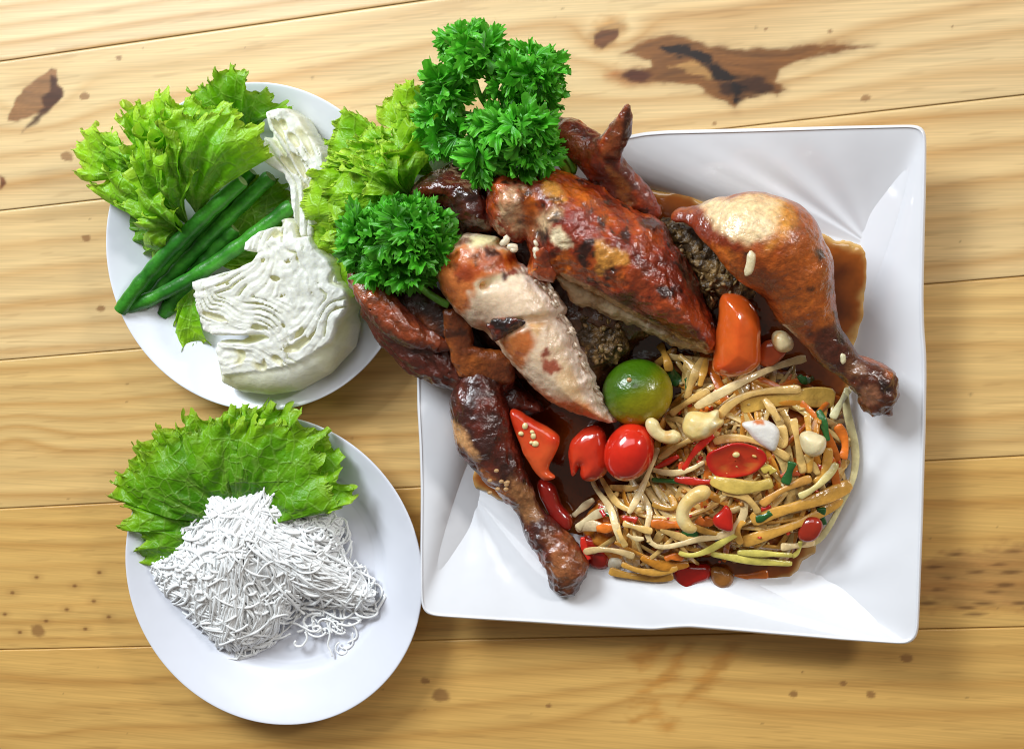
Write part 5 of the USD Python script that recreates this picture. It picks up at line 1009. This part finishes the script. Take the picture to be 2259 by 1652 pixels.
Vs, Fs = ball((1624, 1003), 40.2, 1.9, 1.5, .9, .2, 14); part(ht, 'seed', Vs, Fs, 'nut', A([.78, .58, .22]))
Vs, Fs = ball((1664, 1006), 39.2, 1.3, .8, .7, -.4, 14); part(ht, 'seed', Vs, Fs, 'nut', A([.66, .36, .10]))
# big orange wedge
px = c6(955,925, 1000,918, 1060,935, 1115,985, 1145,1050, 1153,1120, 1152,1220, 1145,1290, 1100,1325, 1050,1345, 965,1350, 912,1320, 905,1250, 920,1120, 935,1010)
V, F = blob(px, 38, 14, 12, 17, seed=5, amp=.0005, s=60); whole('tomato_wedge', 'large orange red tomato wedge standing between the breast tip and the right leg', 'tomato', V, F, 'tomato_skin', mixc(A([.60, .045, .007]) * np.ones_like(V), A([.66, .11, .014]), sstep(.3, .7, n3(V, 35, 2))))
# tomato wedge with seeds
px = c7(430,155, 450,160, 510,195, 600,245, 632,280, 622,330, 592,380, 585,420, 612,442, 575,455, 545,440, 500,385, 465,310, 430,225)
sw = thing('seeded_tomato_wedge', 'red tomato wedge with pale seeds showing, leaning beside the left leg', 'tomato', tuple(W([(1185, 975)], 24)[0]))
V, F = blob(px, 32, 4.5, 8, 6, seed=6, amp=.0006, s=90); part(sw, 'flesh', V, F, 'tomato_skin', mixc(A([.62, .035, .010]) * np.ones_like(V), A([.68, .09, .02]), sstep(.35, .65, n3(V, 60, 3))))
for x, y, r in ((485, 230, 16), (468, 262, 13), (520, 272, 15), (515, 255, 11), (528, 305, 17), (512, 300, 10)):
    Vs, Fs = ball(C(7, x, y)[0], 36.6, r * .525 * .225, r * .525 * .19, 1.0, x, 14); part(sw, 'seed', Vs, Fs, 'nut', A([.80, .62, .28]))
# red pepper flakes
px = C(7, 1115,812, 1150,802, 1200,806, 1262,815, 1255,870, 1210,890, 1165,916, 1120,882); V, F = blob(px, 12.5, 3.5, 4, 3.5, seed=7); whole('red_pepper_flake', 'flat dark red pepper flake at the bottom edge of the papaya salad on bare plate', 'pepper', V, F, 'tomato_skin', A([.40, .010, .006]))
px = C(12, 1130,1080, 1160,1050, 1210,1100, 1218,1180, 1210,1235, 1150,1230, 1080,1190, 1070,1140); V, F = blob(px, 37, 2.5, 4, 4, seed=8); whole('red_pepper_flake', 'red pepper flake right of the curled cashew nut', 'pepper', V, F, 'tomato_skin', A([.52, .016, .008]))
px = c7(550,455, 600,470, 640,560, 682,620, 672,665, 630,650, 580,590); V, F = blob(px, 18, 5, 8, 5, seed=9); whole('red_pepper_flake', 'dark red pepper strip in the shade right of the left drumstick', 'pepper', V, F, 'tomato_skin', A([.24, .010, .006]))
px = c7(735,690, 790,700, 835,760, 832,822, 760,815, 735,760); V, F = blob(px, 14, 4, 5, 4, seed=10); whole('red_pepper_flake', 'red pepper piece at the left bottom corner of the papaya salad', 'pepper', V, F, 'tomato_skin', A([.44, .018, .010]))
px = C(12, 1690,1200, 1760,1130, 1850,1160, 1840,1260, 1780,1310, 1690,1290); V, F = blob(px, 27, 3, 5, 5, seed=12); whole('tomato_piece', 'dark tomato piece at the right side of the papaya salad, under long shreds', 'tomato', V, F, 'tomato_skin', A([.33, .025, .010]))
px = C(12, 1060,1500, 1150,1500, 1220,1560, 1210,1620, 1130,1650, 1060,1580); V, F = blob(px, 12, 4, 4, 5, seed=13); whole('tomato_piece', 'translucent brown tomato scrap in the sauce at the bottom of the salad', 'tomato', V, F, 'papaya_flesh', A([.34, .13, .025]))
px = c6(1150,1190, 1200,1160, 1290,1190, 1260,1260, 1200,1300, 1150,1290); V, F = blob(px, 28, 3, 5, 5, seed=14); whole('red_pepper_flake', 'orange red scrap right of the large tomato wedge under the peanut', 'pepper', V, F, 'tomato_skin', A([.58, .09, .02]))
# garlic, nuts
px = C(7, 1398,218, 1430,208, 1480,204, 1520,215, 1548,240, 1551,290, 1530,336, 1490,318, 1450,290, 1420,255); V, F = blob(px, 36, 3.2, 3, 4.5, seed=15, amp=.0002)
whole('garlic_slice', 'white pointed garlic clove slice on the papaya salad with a red fleck on top', 'garlic', V, F, 'cabbage_flesh', mixc(A([.84, .80, .70]) * np.ones_like(V), A([.62, .16, .04]), inpoly(V, C(7, 1440,208, 1490,204, 1490,222, 1455,225), 3, 4, 300)))
def cashew(label, pts, z, r, seed, tip=1.0):
    P = W(spline(C(12, *pts), 40), z); n = 40; t = np.linspace(0, 1, n)
    rr = r / 1000 * np.sqrt(np.clip(1 - (2 * t - 1) ** 6, .02, 1)) * (1 + .10 * np.cos(t * 6.28)) * (1 + (tip - 1) * t)
    V, F = sweep(P, rr, rr * .92, k=20); V = V + .0005 * (n3(V, 130, seed) - .5)[:, None] * [0, 0, 1]
    c = mixc(A([.78, .52, .17]) * np.ones_like(V), A([.80, .62, .30]), sstep(.35, .65, n3(V, 70, seed))); c = mixc(c, A([.60, .28, .05]), sstep(.60, .75, n3(V, 110, seed + 3)) * .6)
    whole('cashew_nut', label, 'nut', V, F, 'nut', c, group='nuts on the papaya salad')
cashew('curved cashew nut right below the lime', (640,425, 655,510, 720,560, 790,560, 835,535), 42, 3.6, 1)
cashew('large curled cashew nut in the lower middle of the papaya salad', (1060,960, 980,970, 895,1030, 855,1110, 880,1190, 960,1215), 42, 4.4, 2, .72)
px = C(12, 860,450, 890,395, 960,378, 1040,385, 1115,375, 1122,430, 1148,440, 1105,510, 1010,580, 925,587, 880,550, 850,480); V, F = blob(px, 38, 7, 6, 6, seed=20, amp=.0009, s=140)
whole('cashew_nut', 'broken thick cashew piece beside the curved cashew, blunt crown shaped', 'nut', V, F, 'nut', mixc(A([.78, .56, .20]) * np.ones_like(V), A([.84, .72, .42]), sstep(.4, .65, n3(V, 110, 2))), group='nuts on the papaya salad')
px = C(12, 1705,540, 1745,520, 1830,535, 1885,570, 1885,630, 1850,690, 1790,705, 1730,670, 1703,610); V, F = blob(px, 37, 7, 6, 6, seed=21, amp=.0007, s=110)
whole('cashew_nut', 'cream coloured nut standing on end at the right of the papaya salad', 'nut', V, F, 'nut', mixc(A([.82, .68, .40]) * np.ones_like(V), A([.58, .30, .07]), sstep(.56, .72, n3(V, 90, 5)) * .7), group='nuts on the papaya salad')
px = c6(1215,1130, 1260,1112, 1310,1150, 1320,1195, 1270,1225, 1215,1190); V, F = blob(px, 31, 6, 5, 5, seed=22, amp=.0009, s=150)
whole('peanut', 'chopped peanut right of the large tomato wedge under the right leg', 'nut', V, F, 'nut', mixc(A([.80, .62, .34]) * np.ones_like(V), A([.56, .26, .06]), sstep(.5, .65, n3(V, 120, 5))), group='nuts on the papaya salad')
px = C(12, 330,1430, 400,1420, 440,1470, 390,1510, 320,1490); V, F = blob(px, 15, 3, 4, 3, seed=23); whole('garlic_slice', 'small white garlic bit at the lower left edge of the papaya salad', 'garlic', V, F, 'cabbage_flesh', A([.80, .70, .48]))

# ---------------------------------------------------------------- curly parsley
rp = np.random.default_rng(31)
def leaflet(L, r_):
    """a curled parsley leaf: five toothed lobes, base at the origin, growing along +x"""
    na, nr = 61, 7; th = np.linspace(-1.75, 1.75, na); ph = r_.uniform(0, 6.28, 3)
    lobes = np.abs(np.cos(th * 2.5 / 1.75 * np.pi / 2 * 1.0 + 0)) ** .55
    R_ = L * (.46 + .54 * lobes) * (1.0 - .10 * np.abs(th)) * r_.uniform(.9, 1.1, na) ** .5
    R_ *= 1 + .09 * np.where(np.arange(na) % 4 < 2, 1, -1) * sstep(.5, .9, lobes)
    rr = np.linspace(.04, 1, nr)[None] ** .9; X = R_[:, None] * rr
    z = L * (.22 * np.sin(th * 4.5 + ph[0])[:, None] * rr ** 1.6 + .17 * np.sin(th * 11 + ph[1])[:, None] * rr ** 3 + r_.uniform(-.15, .35) * rr ** 2 - .20 * rr ** 5)
    x, y = X * np.cos(th)[:, None], X * np.sin(th)[:, None]
    return np.stack([x + .12 * L, y, z], -1).reshape(-1, 3), gridfaces(na, nr), np.broadcast_to(rr, (na, nr)).ravel()
def frond(sprig, px, z, n, tone, L0=.0098):
    c0 = W([px], z)[0]; out = []; a0 = rp.uniform(0, 6.28)
    for k in range(n):
        low = k < n * .62; a = a0 + k * 2.4 + rp.normal(0, .25); el = rp.uniform(-.45, .15) if low else rp.uniform(.4, 1.25)
        x = A([math.cos(a) * math.cos(el), math.sin(a) * math.cos(el), math.sin(el)]); V, F, r = leaflet(L0 * rp.uniform(.75, 1.15), rp)
        u = rp.normal(0, .35, 3) + [0, 0, 1.0] - x * .3; zax = u - (u @ x) * x; zax /= np.linalg.norm(zax); y = np.cross(zax, x)
        V = V @ np.stack([x, y, zax]) + c0 + x * rp.uniform(.001, .003) + [0, 0, -.002 if low else .001]
        col = A([.045, .30, .010]) * rp.uniform(.7, 1.25); tip = A([.12, .48, .03])
        out.append((V, F, (col + (tip - col) * (sstep(.45, 1, r) * rp.uniform(.3, .9))[:, None]) * tone))
    V, F, c = join(out); part(sprig, 'frond', V, F, 'parsley_leaf', np.clip(c, 0, 1))
def stem(sprig, pts, z, r):
    P = spline(W(C(4, *pts), z), 24); V, F = sweep(P, r / 1000, k=8); part(sprig, 'stem', V, F, 'parsley_leaf', A([.12, .34, .03]))
sp = thing('parsley_sprig', 'large dark green curly parsley sprig standing at the top left corner of the square plate', 'parsley', tuple(W([(1100, 300)], 40)[0]))
for x, y, z, r in ((985,105,74,.0062), (1080,140,74,.0065), (900,140,70,.004), (890,230,72,.0075), (1010,210,80,.0085), (1130,220,80,.008), (1180,150,72,.005), (850,310,70,.007), (960,330,80,.008), (1100,320,84,.009), (1220,270,80,.008), (1300,340,80,.007), (1420,260,74,.0065), (1500,300,74,.0075), (1540,390,72,.0075), (1440,370,78,.008), (1490,470,70,.0065), (1370,450,76,.006), (840,410,68,.0065), (880,480,70,.007), (940,430,74,.007),
                   (1230,420,78,.006), (1320,510,80,.0075), (1420,570,78,.007), (1250,590,80,.007), (1130,640,78,.006), (1120,700,80,.0075), (1220,700,84,.0085), (1330,660,84,.0085), (1420,680,80,.0075), (1460,780,76,.0075), (1350,790,80,.008), (1240,800,80,.008), (1120,800,76,.0065), (960,720,72,.0075), (980,800,74,.0075), (1020,870,74,.007), (1100,900,74,.007), (1320,900,76,.0075), (1430,880,74,.007), (1380,950,74,.006), (800,620,66,.0065), (780,700,66,.0065), (840,760,66,.0065), (880,600,68,.006), (1500,850,68,.0055), (1070,950,72,.0045), (760,540,60,.005)):
    if ((x - 1120) / 135) ** 2 + ((y - 520) / 110) ** 2 < 1 or (x * 7 + y) % 50 == 10 or (x, y) in ((1320, 510), (850, 310), (1100, 320)): continue
    frond(sp, C(4, 1170 + (x - 1170) * .93, 520 + (y - 520) * .92)[0], z + rp.uniform(-9, 4), 7, 1.25, rp.uniform(.0078, .0116) if r > .0055 else .0080)
for pts, z in (((1190,650, 1120,540, 1090,490, 1060,400), [62, 68, 74, 78]), ((1100,510, 1140,440, 1180,380), [70, 76, 80]), ((1180,640, 1040,600, 960,590, 880,620), [60, 66, 68, 68]), ((1190,650, 1300,590, 1400,500, 1450,400), [60, 68, 72, 72]), ((1190,650, 1260,760, 1400,800), [58, 64, 66]), ((940,560, 960,600, 930,640), [68, 68, 68]), ((960,240, 985,170, 990,120), [70, 74, 74]), ((1480,780, 1560,820, 1640,940), [54, 52, 48])): stem(sp, pts, z, 1.35)
V, F = sweep(spline(W(C(4, 1500,740, 1560,830, 1640,950), [52, 50, 46]), 16), .0042 * ends(16, .3, .3), .002, k=10); part(sp, 'stalk', V, F, 'parsley_leaf', A([.26, .42, .03]))
sp2 = thing('parsley_sprig', 'smaller round curly parsley sprig between the frilly lettuce and the left wing', 'parsley', tuple(W([(880, 540)], 40)[0]))
for x, y, z, r in ((330,1230,62,.007), (430,1190,64,.006), (560,1150,66,.007), (640,1150,68,.006), (720,1130,70,.0075), (810,1170,70,.0075), (880,1250,68,.007), (900,1330,66,.0065), (860,1410,66,.007), (770,1460,66,.0065), (720,1380,72,.0085), (620,1330,74,.009), (500,1330,72,.0085), (400,1330,66,.008), (310,1340,62,.007), (340,1430,60,.0065), (450,1430,66,.008), (560,1430,68,.008), (640,1480,66,.007), (520,1530,62,.006), (700,1540,60,.0055), (600,1230,74,.008), (720,1240,75,.0085), (800,1300,73,.008), (470,1240,70,.0075), (390,1490,58,.006), (590,1570,58,.005), (460,1570,58,.0055)):
    if z in (68, 64) and r < .0075: continue
    frond(sp2, C(4, 610 + (x - 610) * .86, 1340 + (y - 1340) * .86)[0], z + rp.uniform(-6, 3), 7, 1.15, rp.uniform(.0078, .0112))
stem(sp2, (680,1560, 740,1610, 820,1670, 905,1715), [58, 57, 56, 54], 2.0)
